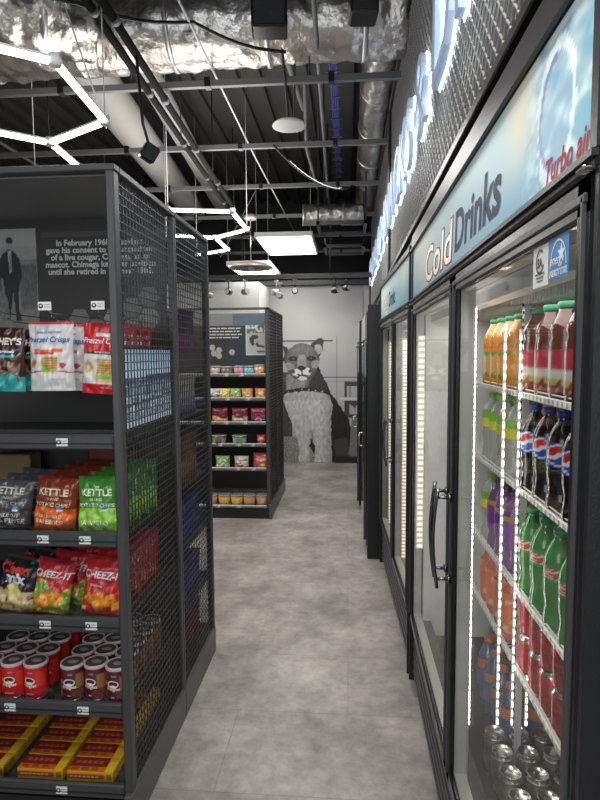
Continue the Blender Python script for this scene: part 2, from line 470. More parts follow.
# second unit, backing onto the first and facing away
V2=empty('display_shelf_unit',(0,0,0),0,'charcoal shelf unit behind the first, its wire mesh end showing blue bags','shelf unit','wire-ended snack shelf units')
b=MB(); b.box((x_l,YM+.02,0),(-.69,YE-.02,.085),black); b.box((-.695,YM+.001,0),(-.668,YE+.005,.128),gbase,.003); b.build('base',V2)
MB().box((XS-.024,YM+.002,0),(XS+.001,YM+.02,2.03),charcoal,.003).build('post',V2)
MB().box((XS-.03,YE-.025,0),(XS+.002,YE,2.03),charcoal,.004).build('post',V2)
MB().box((XS-.03,YM+.001,2.03),(XS+.002,YE,2.05),charcoal,.003).build('top_rail',V2)
wire_panel(XS-.012,YM+.024,YE-.028,.128,2.03).build('wire_mesh_panel',V2)
MB().box((x_l,YP+.022,.1),(-.70,YM-.003,1.6),M('board_back',(.12,.12,.12),.6)).build('back_board',U)
for z in (1.262,.962,.692,.418,.150): shelf_part(V2,x_l,XS-.026,YE-.02,YM+.02,z,[],.047,1)

# ------------------------------------------------------------------ bags
def bag(name, w, h, d, paint, texts=(), wr=.004, seed=0, nu=30, nv=40, top=.03, hole=False, stand=False):
    """pillow bag, front towards -Y, origin bottom centre. texts: (string,size,colour,x,z,align,off,shear)"""
    def prof(u,v):
        a=max(0,1-abs(2*u-1)**3.2); 
        e=min(v,1-v)/.5; bz=min(1,e*2.6)**.7 if e>0 else 0
        if stand: bz=(min(1,(1-v)*2.0)**.8)*min(1,.75+v*2)
        return a**.55*bz
    def wdt(u,v):
        pin=1-.05*math.sin(v*PI); return (u-.5)*w*pin
    def surf(u,v,s):
        n=nz(u*6+seed*3,v*7,s*5+seed)*wr*2.2+nz(u*15+seed,v*5,s*9)*wr*.9
        edge=min(1,min(v,1-v)*18)
        y=-s*(d/2*prof(u,v))+ n*edge*min(1,min(u,1-u)*12)
        if (v<.04 or v>.965) and not (stand and v<.5): y+=.0012*math.sin(u*w/.0018)
        return y
    m=MB()
    m.grid(lambda u,v:(wdt(u,v),surf(u,v,1),v*h),nu,nv,PR,lambda u,v:paint(u,v))
    m.grid(lambda u,v:(wdt(1-u,v),surf(1-u,v,-1)+.0006,v*h),max(6,nu//3),max(8,nv//3),PR,lambda u,v:tuple(c*.9 for c in paint(.02,v)))
    def mp(ax,az,e):
        def fn(a,b,_d):
            x=ax+a; z=az+b; u=min(1,max(0,x/w+.5)); v=min(1,max(0,z/h)); return (x*(1-.05*math.sin(v*PI)),surf(u,v,1)-e,z)
        return fn
    for i,t in enumerate(texts):
        s_,size,colr,x,z,al,off,sh = t
        m.text(s_,size,ink(colr),mp(x,z,.0030+.0003*i),al,0,off,sh)
    return m.build(name)

cream=(.80,.70,.42); wht=(.85,.85,.83); blk=(.02,.02,.02)
def kettle(base, lower, accent, l1, l2, grey=False):
    def p(u,v):
        c=base
        if v<.46: c=lower
        if abs(v-.46-.02*math.sin(u*9))<.012: c=tuple(x*.8 for x in c)
        n=.12*nz(u*7,v*7,3); c=tuple(max(0,x*(1+n)) for x in c)
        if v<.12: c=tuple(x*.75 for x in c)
        if .62<u<.76 and .40<v<.50: c=(.85,.88,.9) if v<.45 else (.1,.25,.6)
        return c
    return p,[('KETTLE',.030,accent,0,.122,'c',.03,0),('BRAND',.012,accent,0,.106,'c',.01,0),('POTATO CHIPS',.0165,accent,0,.087,'c',.01,0),
              (l1,.0155,accent,-.004,.050,'c',.015,0),(l2,.020,accent,-.004,.031,'c',.015,0),('NET WT 2 OZ (56g)',.007,accent,-.01,.012,'c',0,0)]
p1,t1=kettle((.22,.035,.015),(.75,.13,.02),cream,'BACKYARD','BARBEQUE')
p2,t2=kettle((.05,.25,.03),(.28,.60,.06),(.85,.9,.7),'','JALAPENO')
p3,t3=kettle((.10,.10,.11),(.06,.06,.065),(.62,.60,.52),'KRINKLE CUT','SALT & PEPPER')
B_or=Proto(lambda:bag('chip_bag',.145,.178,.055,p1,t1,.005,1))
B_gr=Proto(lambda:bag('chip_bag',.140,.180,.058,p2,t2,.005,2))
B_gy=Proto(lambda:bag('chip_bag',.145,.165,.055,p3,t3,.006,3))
g='small chip bags on the second shelf down'
zs=ZS[1]-.027
for i in range(5):
    y=1.735+i*.078
    B_gr.put((-.786+.003*i,y,zs),(math.radians(-7),0,.03),('green jalapeno chip bag beside the wire mesh end, '+ORD[i]+' in its row'),'chip bag',g)
for i in range(4):
    y=1.735+i*.09
    B_or.put((-.935,y,zs),(math.radians(-7),math.radians(4),-.06+.03*i),'orange and maroon barbecue chip bag, '+ORD[i]+' in its row','chip bag',g)
for i in range(3):
    y=1.745+i*.09
    B_gy.put((-1.095,y,zs),(math.radians(-7),math.radians(5),.1-.05*i),'dark grey krinkle cut chip bag, '+ORD[i]+' in its row','chip bag',g)
# boxes at the back of that shelf
def crate(w,dp,hh,c1,c2,name='snack_box'):
    m=MB(); m.box((-w/2,-dp/2,0),(w/2,dp/2,hh),ink(c1),.002); m.box((-w/2+.004,-dp/2-.001,hh*.15),(w/2-.004,-dp/2,hh*.55),ink(c2)); m.box((-w/2+.006,-dp/2+.006,hh),(w/2-.006,dp/2-.006,hh+.001),ink(tuple(x*.8 for x in c1)))
    return m.build(name)
tag(crate(.15,.08,.19,(.25,.17,.09),(.45,.18,.03)),'tan and orange snack box at back of the second shelf','box').location=(-1.27,2.10,zs)
tag(crate(.17,.07,.205,(.18,.03,.03),(.30,.08,.06)),'dark red snack box behind the green chip bags','box').location=(-.90,2.14,zs)

# third shelf
def cheez(green):
    def p(u,v):
        c=(.55,.025,.03)
        c=tuple(x*(1+.25*nz(u*6,v*6,9)) for x in c)
        if green and v<.52+.12*math.sin(u*7) and v>.03: 
            c=(.20,.38,.04) if nz(u*9,v*9)<.18 else (.75,.68,.15)
        # crackers, rotated squares
        for cx,cy,s_,r_ in ((.40,.28,.17,.5),(.70,.33,.13,.9),(.20,.20,.11,.2)) if green else ((.45,.24,.19,.6),(.75,.30,.12,.3),(.20,.30,.10,1.0),(.86,.20,.09,.2)):
            dx=u-cx; dy=(v-cy)*1.2; a=dx*math.cos(r_)+dy*math.sin(r_); b_=-dx*math.sin(r_)+dy*math.cos(r_)
            if abs(a)<s_ and abs(b_)<s_: 
                c=(.85,.33,.03)
                if abs(a)>s_*.86 or abs(b_)>s_*.86: c=(.60,.18,.02)
                if math.hypot(a,b_)<.018: c=(.35,.08,.01)
        if u<.16 and .05<v<.13: c=(.8,.7,.1)
        if v>.93: c=(.35,.02,.025)
        return c
    return p
tch=[('CHEEZ-IT',.029,wht,0,.122,'c',.03,.25)]
tch2=[('CHEEZ-IT',.031,wht,0,.120,'c',.03,.1),('ORIGINAL',.010,wht,-.02,.092,'c',.02,.0)]
def chex(u,v):
    c=(.022,.02,.02)
    c=tuple(x*(1+.6*nz(u*8,v*8)) for x in c)
    n=nz(u*7,v*8,4)
    if v<.42: c=lerp((.55,.36,.12),(.75,.60,.32),max(0,min(1,.5+n*1.6))) if n>-.28 else (.10,.06,.03)
    dx=u-.48; dy=(v-.42)*1.1; a=dx*.8+dy*.6; b_=-dx*.6+dy*.8
    if abs(a)<.13 and abs(b_)<.16: c=(.75,.62,.22)
    if v>.95: c=(.08,.07,.06)
    return c
tcx=[('Chex',.044,(.75,.06,.04),-.012,.128,'c',.05,.15),('mix',.046,(.72,.75,.85),-.002,.098,'c',.045,.1)]
B_c1=Proto(lambda:bag('cracker_bag',.125,.178,.05,cheez(True),tch,.005,5))
B_c2=Proto(lambda:bag('cracker_bag',.135,.184,.055,cheez(False),tch2,.005,6))
B_cx=Proto(lambda:bag('snack_mix_bag',.14,.18,.055,chex,tcx,.005,7))
zs=ZS[2]-.027; g='snack bags on the third shelf down'
for i in range(5): B_c2.put((-.795+.004*i,1.745+.080*i,zs),(math.radians(-9),math.radians(7-2*i),.03),'red cheese cracker bag next to the wire mesh end, '+ORD[i]+' in its row','snack bag',g)
for i in range(4): B_c1.put((-.965+.018*i,1.735+.075*i,zs),(math.radians(-9),math.radians(9),.04),'red and green cheese cracker bag, '+ORD[i]+' in its row','snack bag',g)
for i in range(4): B_cx.put((-1.085+.02*i,1.745+.085*i,zs),(math.radians(-10),math.radians(8),-.05),'black snack mix bag with gold pieces, '+ORD[i]+' in its row','snack bag',g)

# chip cans
def can_maker(c1,c2):
    def mk():
        R,H=.0365,.112
        root=empty('chip_can')
        m=MB()
        def cf(t,z):
            v=z/H; c=c1
            # t = -pi/2 is front
            a=(t-1.5*PI+PI)%(2*PI)-PI
            if v<.34 and a>.25: c=lerp(c1,c2,.25)
            if -1.15<a<-.80 and .12<v<.42: c=(.75,.75,.72) if int(v*70)%3 else (.3,.3,.3)
            if -1.1<a<-.75 and .48<v<.58: c=(.8,.45,.05)
            if .6<a<1.5 and .35<v<.8: c=c2
            return c
        m.lathe([(R-.002,0),(R,.002),(R,.03),(R,.05),(R,.07),(R,.09),(R,H-.004),(R-.001,H)],PR,40,(0,0,0),True,'z',True,True,None)
        # re-colour by finer rows
        m=MB(); rows=26
        m.lathe([(R,H*i/rows) for i in range(rows+1)],PR,48,(0,0,0),True,'z',True,True,cf)
        m.lathe([(R+.0005,0),(R+.0012,.002),(R+.0012,.004),(R+.0004,.005)],steel,40)
        f=lambda ax,az,e:(lambda a,b,_d:((R+e)*math.sin((ax+a)/R),-(R+e)*math.cos((ax+a)/R),az+b))
        # oval emblem
        n=20; V=[f(0,.063,.0006)(0,0,0)]+[f(0,.063,.0006)(.019*math.cos(2*PI*i/n),.0125*math.sin(2*PI*i/n),0) for i in range(n)]
        m.add(V,[(0,1+i,1+(i+1)%n) for i in range(n)],ink((.82,.82,.80)))
        V=[f(.001,.067,.001)(0,0,0)]+[f(.001,.067,.001)(.0115*math.cos(2*PI*i/n),.0055*math.sin(2*PI*i/n),0) for i in range(n)]
        m.add(V,[(0,1+i,1+(i+1)%n) for i in range(n)],ink((.03,.03,.03)))
        m.text('Pringles',.0145,ink((.85,.8,.55)),f(0,.043,.0008),'c',0,.03,.1)
        m.text('ORIGINAL' if c1[0]>.5 else 'BBQ',.006,ink((.85,.85,.8)),f(0,.018,.0008),'c',0,.02,0)
        m.text('CHIPS',.006,ink((.8,.6,.2)),f(.004,.088,.0008),'c',0,.02,0)
        m.build('can_body',root)
        l=MB(); l.lathe([(R+.0015,H-.006),(R+.002,H-.002),(R+.0015,H+.004),(R-.001,H+.0052),(R-.004,H+.003)],M('milky_plastic_rim',(.55,.47,.47),.3),40,capb=False,capt=False)
        l.lathe([(R-.004,H+.003),(R-.010,H+.002),(.001,H+.002)],M('smoky_lid',(.11,.085,.085),.15),40,capb=False)
        n=18; l.add([(.018*math.cos(2*PI*i/n)+.002,.011*math.sin(2*PI*i/n),H+.0028) for i in range(n)],[tuple(range(n))],M('lid_print',(.33,.30,.30),.3))
        l.build('lid',root)
        return root
    return mk
C_r=Proto(can_maker((.62,.012,.018),(.70,.05,.03))); C_m=Proto(can_maker((.13,.012,.028),(.35,.16,.05)))
zs=ZS[3]-.027; g='small chip cans on the fourth shelf down'
cw=['first','second','third','fourth']
for r in range(5):
    for c in range(3):
        C_m.put((-.742-.0755*c,1.738+.079*r+(0.008 if c==1 else 0),zs),(0,0,random.uniform(-.25,.25)),'maroon chip can, '+ORD[r]+' row back, '+cw[c]+' column from the wire mesh','can',g)
    for c in range(3):
        C_r.put((-1.017-.077*c,1.738+.079*r,zs),(0,0,random.uniform(-.2,.3)),'bright red chip can, '+ORD[r]+' row back, '+cw[c]+' column beside the maroon ones','can',g)

# candy boxes
def candy():
    w,dp,hh=.155,.066,.034
    m=MB(); ye=(.72,.42,.02); br=(.24,.028,.018); orr=(.62,.16,.02)
    m.box((-w/2,-dp/2,0),(w/2,dp/2,hh),ink(ye,.3),.0015)
    e=.0008
    m.box((-w/2+.002,-dp/2-e,hh*.30),(w/2-.03,-dp/2,hh*.78),ink(orr,.3)); m.box((-w/2+.006,-dp/2-2*e,hh*.36),(w/2-.034,-dp/2,hh*.7),ink((.5,.06,.04),.3))
    for k in range(7): m.box((-w/2+.012+.014*k,-dp/2-.0022,hh*.46),(-w/2+.022+.014*k,-dp/2-.0016,hh*.60),ink((.8,.55,.4)))
    m.box((-w/2+.001,-dp/2+.001,hh),(w/2-.030,dp/2-.001,hh+e),ink(orr,.3)); m.box((-w/2+.001,-dp/2+.022,hh),(w/2-.032,dp/2-.003,hh+2*e),ink(br,.3))
    m.box((w/2-.028,-dp/2+.003,hh),(w/2-.002,dp/2-.018,hh+e),ink((.85,.52,.04),.3))
    m.box((w/2-.022,-dp/2-e,hh*.25),(w/2-.006,-dp/2,hh*.8),ink((.35,.2,.02),.3))
    for k in range(3): m.box((-w/2+.012+.034*k,-dp/2+.006,hh),(-w/2+.034+.034*k,-dp/2+.018,hh+2.5*e),ink((.42,.08,.02),.3))
    for k in range(5): m.box((-w/2+.016+.019*k,-dp/2+.036,hh),(-w/2+.030+.019*k,-dp/2+.048,hh+3*e),ink((.50,.10,.07)))
    return m.build('candy_box')
CB=Proto(candy); zs=ZS[4]-.027; g='yellow and brown candy boxes on the bottom shelf'
for c,(cx,rn) in enumerate(((-.832,7),(-1.000,7),(-1.20,7))):
    for r in range(rn):
        if c==2 and r==0: pass
        CB.put((cx-.004*r*0,1.735+.069*r,zs),(0,0,random.uniform(-.02,.02)),'yellow and brown candy box, '+ORD[min(r,8)]+' row back, '+cw[c]+' column from the wire mesh','candy box',g)

# hanging pretzel bags
def pret_white(u,v):
    c=(.70,.70,.69)
    c=tuple(x*(1+.08*nz(u*5,v*5)) for x in c)
    if v>.955: c=(.55,.05,.06)
    if .15<u<.80 and .555<v<.615: c=(.80,.16,.06)
    if .15<u<.62 and .525<v<.555: c=(.68,.06,.05)
    if abs(v-.26-.03*math.sin(u*3))<.010: c=(.45,.02,.04)
    if ell(u,v,.15,.40,.09,.06)<1: c=(.62,.32,.09) if ell(u,v,.15,.40,.045,.03)>1 else (.35,.15,.04)
    if ell(u,v,.50,.30,.17,.055)<1: c=(.66,.38,.12)
    if .34<u<.70 and .30<v<.50: c=(.66,.40,.14) if int(v*60)%2 else (.42,.20,.06)
    if ell(u,v,.42,.315,.12,.05)<1: c=(.22,.48,.06)
    if ell(u,v,.42,.26,.15,.02)<1: c=(.75,.6,.35)
    if ell(u,v,.80,.37,.07,.045)<1: c=(.5,.05,.06)
    return c
tpw=[('SNACK FACTORY',.010,(.05,.12,.45),0,.184,'c',.01,0),('Pretzel Crisps',.0255,(.04,.10,.42),-.005,.156,'c',.012,.3),('ORIGINAL',.009,wht,-.01,.1305,'c',.02,0),('NET WT 3 OZ',.007,(.25,.25,.25),.03,.035,'c',0,0)]
def pret_red(u,v):
    c=(.60,.02,.03); c=tuple(x*(1+.15*nz(u*5,v*5)) for x in c)
    if v>.955: c=(.42,.02,.02)
    if .14<v<.56: c=(.72,.71,.68)
    if .30<u<.95 and .80<v<.855: c=(.72,.70,.66)
    if .12<u<1 and .565<v<.60: c=(.03,.03,.03)
    if ell(u,v,.17,.38,.12,.09)<1: c=(.70,.42,.12) if ell(u,v,.17,.38,.05,.035)>1 else (.72,.71,.68)
    if .38<u<.80 and .24<v<.50: c=(.70,.42,.14) if int(v*55)%2 else (.5,.24,.06)
    if ell(u,v,.56,.22,.24,.07)<1: c=(.72,.55,.25)
    if ell(u,v,.55,.25,.17,.05)<1: c=(.30,.50,.08) if nz(u*14,v*14)>-.1 else (.7,.7,.3)
    return c
tpr=[('Pretzel Crisps',.0255,wht,.0,.160,'c',.014,.3),('BUFFALO WING',.0075,wht,0,.1295,'c',.02,0),('NET WT 3 OZ',.007,wht,.02,.018,'c',0,0)]
def choc(u,v):
    c=(.05,.018,.014); c=tuple(x*(1+.5*nz(u*5,v*5)) for x in c)
    if v<.26+.09*math.sin(u*3.2+.4): c=(.03,.38,.36)
    if .15<v<.48 and .1<u<.9 and nz(u*7,v*8,2)>.08: c=(.22,.09,.045) if nz(u*20,v*20)<.2 else (.5,.32,.18)
    if .52<v<.575 and .45<u<.85: c=(.02,.45,.42)
    if v>.96: c=(.03,.012,.01)
    return c
tph=[("HERSHEY'S",.030,(.80,.75,.68),-.004,.150,'c',.035,0),('pretzels',.014,(.8,.9,.88),.025,.1235,'c',.03,.2)]
B_pw=Proto(lambda:bag('pretzel_bag',.150,.222,.05,pret_white,tpw,.0035,11,44,60,stand=True))
B_pr=Proto(lambda:bag('pretzel_bag',.150,.225,.05,pret_red,tpr,.0035,12,44,60,stand=True))
B_ch=Proto(lambda:bag('candy_bag',.150,.205,.05,choc,tph,.005,13,36,50,stand=True))
g='snack pouches hanging on peg hooks'
for i in range(4):
    B_pw.put((-.952+.004*i,1.80+.075*i,1.385-.003*i),(0,math.radians(1.5*(i%2)),.02+.12*(i>0)),'white pretzel crisp pouch hanging, '+ORD[i]+' on its hook','pretzel bag',g)
for i in range(4):
    B_pr.put((-.782,1.80+.075*i,1.375),(0,math.radians(3.5),-.05*(i>0)),'red pretzel crisp pouch hanging by the mesh, '+ORD[i]+' on its hook','pretzel bag',g)
for i in range(3):
    B_ch.put((-1.115+.035*i,1.79+.09*i,1.385-.004*i),(0,math.radians(2),.08*i),'dark brown and teal chocolate pretzel bag, '+ORD[i]+' on its hook','candy bag',g)
g2='long flat snack sticks lying on the top shelf'

# second unit contents (facing +Y)
def plain(c1,c2,split=.45):
    def p(u,v):
        c=c1 if v>split+.06*math.sin(u*6) else c2
        if ell(u,v,.5,.68,.3,.12)<1: c=lerp(c,(.85,.85,.85),.75)
        return tuple(x*(1+.2*nz(u*6,v*6)) for x in c)
    return p
kinds=[('blue',(.02,.07,.42),(.06,.18,.6)),('purple',(.12,.02,.16),(.3,.06,.3)),('white',(.6,.6,.6),(.3,.35,.6)),('maroon',(.22,.02,.05),(.35,.05,.08)),('brown',(.22,.09,.04),(.5,.3,.12)),('silver',(.35,.35,.36),(.6,.6,.58))]
PB={k[0]:Proto((lambda k:(lambda:bag('chip_bag',.15,.20,.06,plain(k[1],k[2]),(),.006,hash(k[0])%7 if 0 else len(k[0]),14,18)))(k)) for k in kinds}
lay={1.50:['purple','white'],ZS[1]-.027:['brown','silver'],ZS[0]-.027:['white','brown'],ZS[2]-.027:['blue','silver'],ZS[3]-.027:['blue','white'],ZS[4]-.027:['maroon','maroon']}
shn={1.50:'hanging at the top',ZS[0]-.027:'on the top shelf',ZS[1]-.027:'on the second shelf',ZS[2]-.027:'on the third shelf',ZS[3]-.027:'on the fourth shelf',ZS[4]-.027:'on the bottom shelf'}
for z,cs in lay.items():
    for ci,k in enumerate(cs):
        for r in range(3):
            if z==1.50 and r>1: continue
            sc=(1,1,1) if z not in (ZS[2]-.027,ZS[3]-.027) else (1,1,.85)
            if z==ZS[0]-.027: sc=(1,1,.8)
            w_={0:'outermost',1:'middle',2:'inner'}[r]
            PB[k].put((-.795-.16*ci,2.69-.11*r,z),(math.radians(8)*0,0,PI+random.uniform(-.1,.1)),k+' bag '+shn[z]+' of the rear-facing unit, '+w_+(' by the mesh' if ci==0 else ' behind its neighbour'),'chip bag','bags in the rear-facing shelf unit',sc)
for r in range(2):
    q=MB(); q.tube([(-.795-.16*r,2.25,1.705),(-.795-.16*r,2.74,1.705)],.0025,steel,6); q.build('peg_hook',V2)

# window reflection in the shop glass, built as a glowing picture on the mesh end
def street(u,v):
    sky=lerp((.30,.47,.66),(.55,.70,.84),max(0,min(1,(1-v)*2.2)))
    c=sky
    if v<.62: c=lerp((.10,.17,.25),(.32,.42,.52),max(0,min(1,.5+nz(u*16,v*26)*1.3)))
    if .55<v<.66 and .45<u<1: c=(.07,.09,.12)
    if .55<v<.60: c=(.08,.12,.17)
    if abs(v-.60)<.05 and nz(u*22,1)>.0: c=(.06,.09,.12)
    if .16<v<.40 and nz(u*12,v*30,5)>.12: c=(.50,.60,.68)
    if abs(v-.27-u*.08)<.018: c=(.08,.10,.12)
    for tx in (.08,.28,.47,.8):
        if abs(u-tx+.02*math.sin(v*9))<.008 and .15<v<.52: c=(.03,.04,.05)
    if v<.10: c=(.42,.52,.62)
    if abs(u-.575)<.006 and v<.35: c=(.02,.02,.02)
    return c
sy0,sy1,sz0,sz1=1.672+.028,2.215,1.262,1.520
sc=empty('window_reflection',(0,0,0),0,'window reflection of a snowy street under pale blue sky, on the mesh end','reflection')
q=MB(); q.box((-.7065,sy0,sz0),(-.692,sy1,sz1),black2,.002); q.build('reflection_backing',sc)
q=MB(); q.grid(lambda u,v:(-.6915,sy0+.004+(sy1-sy0-.008)*u,sz0+.004+(sz1-sz0-.008)*v),110,60,print_mat('glowing_reflection',.3,.30),street); q.build('reflection_picture',sc)
MB().box((-.7065,sy0,sz0-.045),(-.692,sy1,sz0-.006),charcoal,.003).build('reflected_sill',sc)  # dark sill of the reflected window, built as a bar

# ------------------------------------------------------------------ far shelf unit
F=empty('display_shelf_unit',(0,0,0),0,'black shelf unit at far end in front of the cougar mural, six shelves of snacks','shelf unit')
fx0,fx1,fy0,fy1,fh=-2.05,-.70,5.13,6.22,1.89
b=MB(); b.box((fx0,fy0,0),(fx1-.02,fy1,.07),black); b.box((fx1-.012,fy0-.03,0),(fx1+.012,fy1+.03,.13),gbase,.003); b.box((fx0,fy0-.015,0),(fx1,fy0,.085),black); b.build('base',F)
for y in (fy0,5.66,fy1-.03): MB().box((fx1-.035,y,.0),(fx1,y+.035,fh),charcoal,.004).build('post',F)
t=MB(); t.box((fx0,fy0,fh),(fx1,fy0+.03,fh+.02),charcoal,.003); t.box((fx1-.035,fy0,fh),(fx1,fy1,fh+.02),charcoal,.003); t.build('top_rail',F)
w_=wire_panel(fx1-.012,fy0+.035,5.66,.13,fh,.03,.002); w_.build('wire_mesh_panel',F)
w_=wire_panel(fx1-.012,5.695,fy1-.03,.13,fh,.03,.002); w_.build('wire_mesh_panel',F)
h=MB(); FY=5.45
h.box((fx0,FY,.08),(fx1-.04,FY+.25,fh-.01),panel); h.box((-1.16,FY-.002,1.38),(fx1-.04,FY,fh-.01),ink((.035,.05,.06)))
h.box((fx0,FY-.004,fh-.125),(-1.09,FY,fh-.01),ink((.20,.21,.21))); h.box((-1.09,FY-.004,fh-.125),(fx1-.04,FY,fh-.01),ink((.10,.15,.175)))
for i,s_ in enumerate(('Chimega the cougar visited games and rode','in parades with students as the campus','mascot. Chimega often joined home','events at the Athletic Center.')):
    xq=-1.315
    for wd in s_.split():
        ww=.0095*len(wd)
        if xq+ww<-1.0+.02*(i%2): h.box((xq,FY-.0065,fh-.155-.029*i),(xq+ww,FY-.004,fh-.144-.029*i),lt)
        xq+=ww+.009
hp=ink((.45,.40,.39))
for cx,cz in ((-1.275,1.505),(-1.225,1.535),(-1.225,1.480),(-1.10,1.515),(-1.29,1.56)): hexa(h,cx,cz,.031,hp,FY-.003)
h.build('header_board',F)
def pounce(u,v):
    g=.52-.1*v
    if v>.75: g=.55 if nz(u*9,v*8)>0 else .12
    if v>.73 and v<.76: g=.1
    if inpoly(u,v,[(.15,.55),(.3,.66),(.5,.68),(.62,.60),(.55,.55),(.40,.52),(.38,.40),(.55,.28),(.85,.25),(.9,.30),(.6,.36),(.5,.46),(.62,.50),(.3,.30),(.2,.42)]): g=.06
    if ell(u,v,.68,.12,.2,.04)<1: g=.12
    if v<.04 or u<.03 or u>.97: g=.7
    return (g,g,g)
a=MB(); a.grid(lambda u,v:(-.965+.205*u,FY-.006,1.485+.285*v),40,50,PRB,pounce); a.box((-.965,FY-.0055,1.485),(-.76,FY-.002,1.77),tagw); o=a.build('archive_photo',F); o['label']='black and white cougar photo'
silver=M('silver_lip',(.42,.42,.41),.35,.4)
fz=[1.325,1.108,.890,.690,.468,.118]
ft=[[-1.095,-.955],[-1.085,-.90],[-1.10,-.93],[-1.16,-.99,-.86],[-1.0,-.86],[-1.19,-1.0]]
for z,tg in zip(fz,ft): shelf_part(F,fx0,fx1-.036,fy0+.02,FY,z,tg,.028,-1,(),silver,(.04,.022))
def tub(c1,c2,r=.05,hh=.06):
    def mk():
        root=empty('snack_tub')
        m=MB(); m.lathe([(r*.82,0),(r*.86,.003),(r,hh)],PR,20,(0,0,0),True,'z',True,True,lambda t,z:(c1 if (z>hh*.5 or math.sin(3*t)>.2) else c2)); m.build('tub_body',root)
        m=MB(); m.lathe([(r*1.06,hh-.003),(r*1.06,hh+.004),(r*.9,hh+.008),(r*.88,hh+.005)],M('clear_lid_plastic',(.35,.34,.32),.15),20); m.build('lid',root)
        return root
    return mk
def smallbag(w,hh,c1,c2,seed,c3=None):
    def p(u,v):
        c=c1 if v>.42+.1*math.sin(u*5+seed) else c2
        if ell(u,v,.5,.64,.34,.15)<1: c=c3 or lerp(c,(.9,.9,.85),.6)
        if ell(u,v,.5,.25,.22,.14)<1: c=lerp(c2,(.9,.6,.25),.6)
        return tuple(max(0,x*(1+.35*nz(u*6,v*6,seed))) for x in c)
    return bag('snack_bag',w,hh,.05,p,(),.006,seed,16,20)
g='snack packs on the far shelf unit'; yy=fy0+.06
for i,(x,r,hh,c1,c2,d_) in enumerate(((-1.20,.055,.085,(.45,.40,.3),(.5,.08,.05),'red and cream'),(-1.10,.055,.08,(.12,.10,.09),(.35,.22,.15),'dark brown'),(-.985,.052,.085,(.5,.15,.25),(.55,.5,.5),'pink'),(-.895,.052,.085,(.08,.35,.5),(.4,.5,.55),'teal'),(-.80,.05,.095,(.65,.30,.10),(.7,.5,.3),'orange'))):
    o=tub(c1,c2,r,hh)(); o.location=(x,yy,fz[0]-.027); tag(o,d_+' tub on the top shelf of the far shelf unit','tub',g)
for i,(x,c1,c2,d_) in enumerate(((-1.215,(.55,.55,.50),(.12,.25,.55),'white and blue'),(-1.125,(.85,.70,.12),(.75,.55,.1),'yellow'),(-1.025,(.25,.48,.12),(.70,.66,.4),'green'),(-.915,(.75,.28,.05),(.80,.62,.3),'orange'),(-.79,(.80,.24,.04),(.8,.5,.1),'bright orange end'))):
    o=smallbag(.105,.105,c1,c2,i+1); o.location=(x,yy,fz[1]-.027); tag(o,d_+' noodle bag on the second shelf of the far shelf unit','snack bag',g)
for i,(x,c1,c2,d_) in enumerate(((-1.17,(.30,.02,.03),(.75,.35,.08),'dark red and orange'),(-.985,(.32,.03,.04),(.75,.60,.42),'dark red and cream'),(-.81,(.42,.03,.04),(.18,.05,.22),'red and purple'))):
    o=smallbag(.15,.145,c1,c2,i+7,(.12,.05,.12)); o.location=(x,yy,fz[2]-.027); tag(o,d_+' bag on the third shelf of the far shelf unit','snack bag',g)
for i,(x,c1,c2,d_) in enumerate(((-1.18,(.10,.09,.08),(.60,.42,.25),'black and tan'),(-.99,(.05,.28,.08),(.6,.55,.45),'dark green'))):
    o=tub(c1,c2,.068,.09)(); o.location=(x,yy,fz[3]-.027); tag(o,d_+' tub on the fourth shelf of the far shelf unit','tub',g)
o=smallbag(.085,.10,(.5,.03,.05),(.4,.03,.04),3); o.location=(-.79,yy,fz[3]-.027); tag(o,'small red pouch on the fourth shelf of the far shelf unit','snack bag',g)
for i,(x,c1,c2,d_) in enumerate(((-1.15,(.30,.50,.12),(.70,.62,.45),'green and cream'),(-.975,(.62,.60,.56),(.65,.33,.12),'white and orange'),(-.79,(.58,.04,.05),(.62,.10,.06),'large red'))):
    o=smallbag(.135 if i<2 else .155,.125 if i<2 else .155,c1,c2,i+12); o.location=(x,yy,fz[4]-.027); tag(o,d_+' bag on the fifth shelf of the far shelf unit','snack bag',g)
T1=Proto(tub((.75,.42,.06),(.45,.30,.18),.058,.105)); T2=Proto(tub((.62,.30,.14),(.35,.17,.1),.058,.105))
for r in range(3):
    for c in range(5):
        P_=T1 if c in (2,3) else T2
        P_.put((-.79-.118*c,fy0+.075+.118*r-(0 if r<2 else .01),fz[5]-.027),(0,0,r+c),('golden' if c in (2,3) else 'rust brown')+' snack cup, '+ORD[r]+' row back, '+['first','second','third','fourth','fifth'][c]+' from the aisle on bottom shelf','snack cup','snack cups on the bottom shelf of the far unit')
        
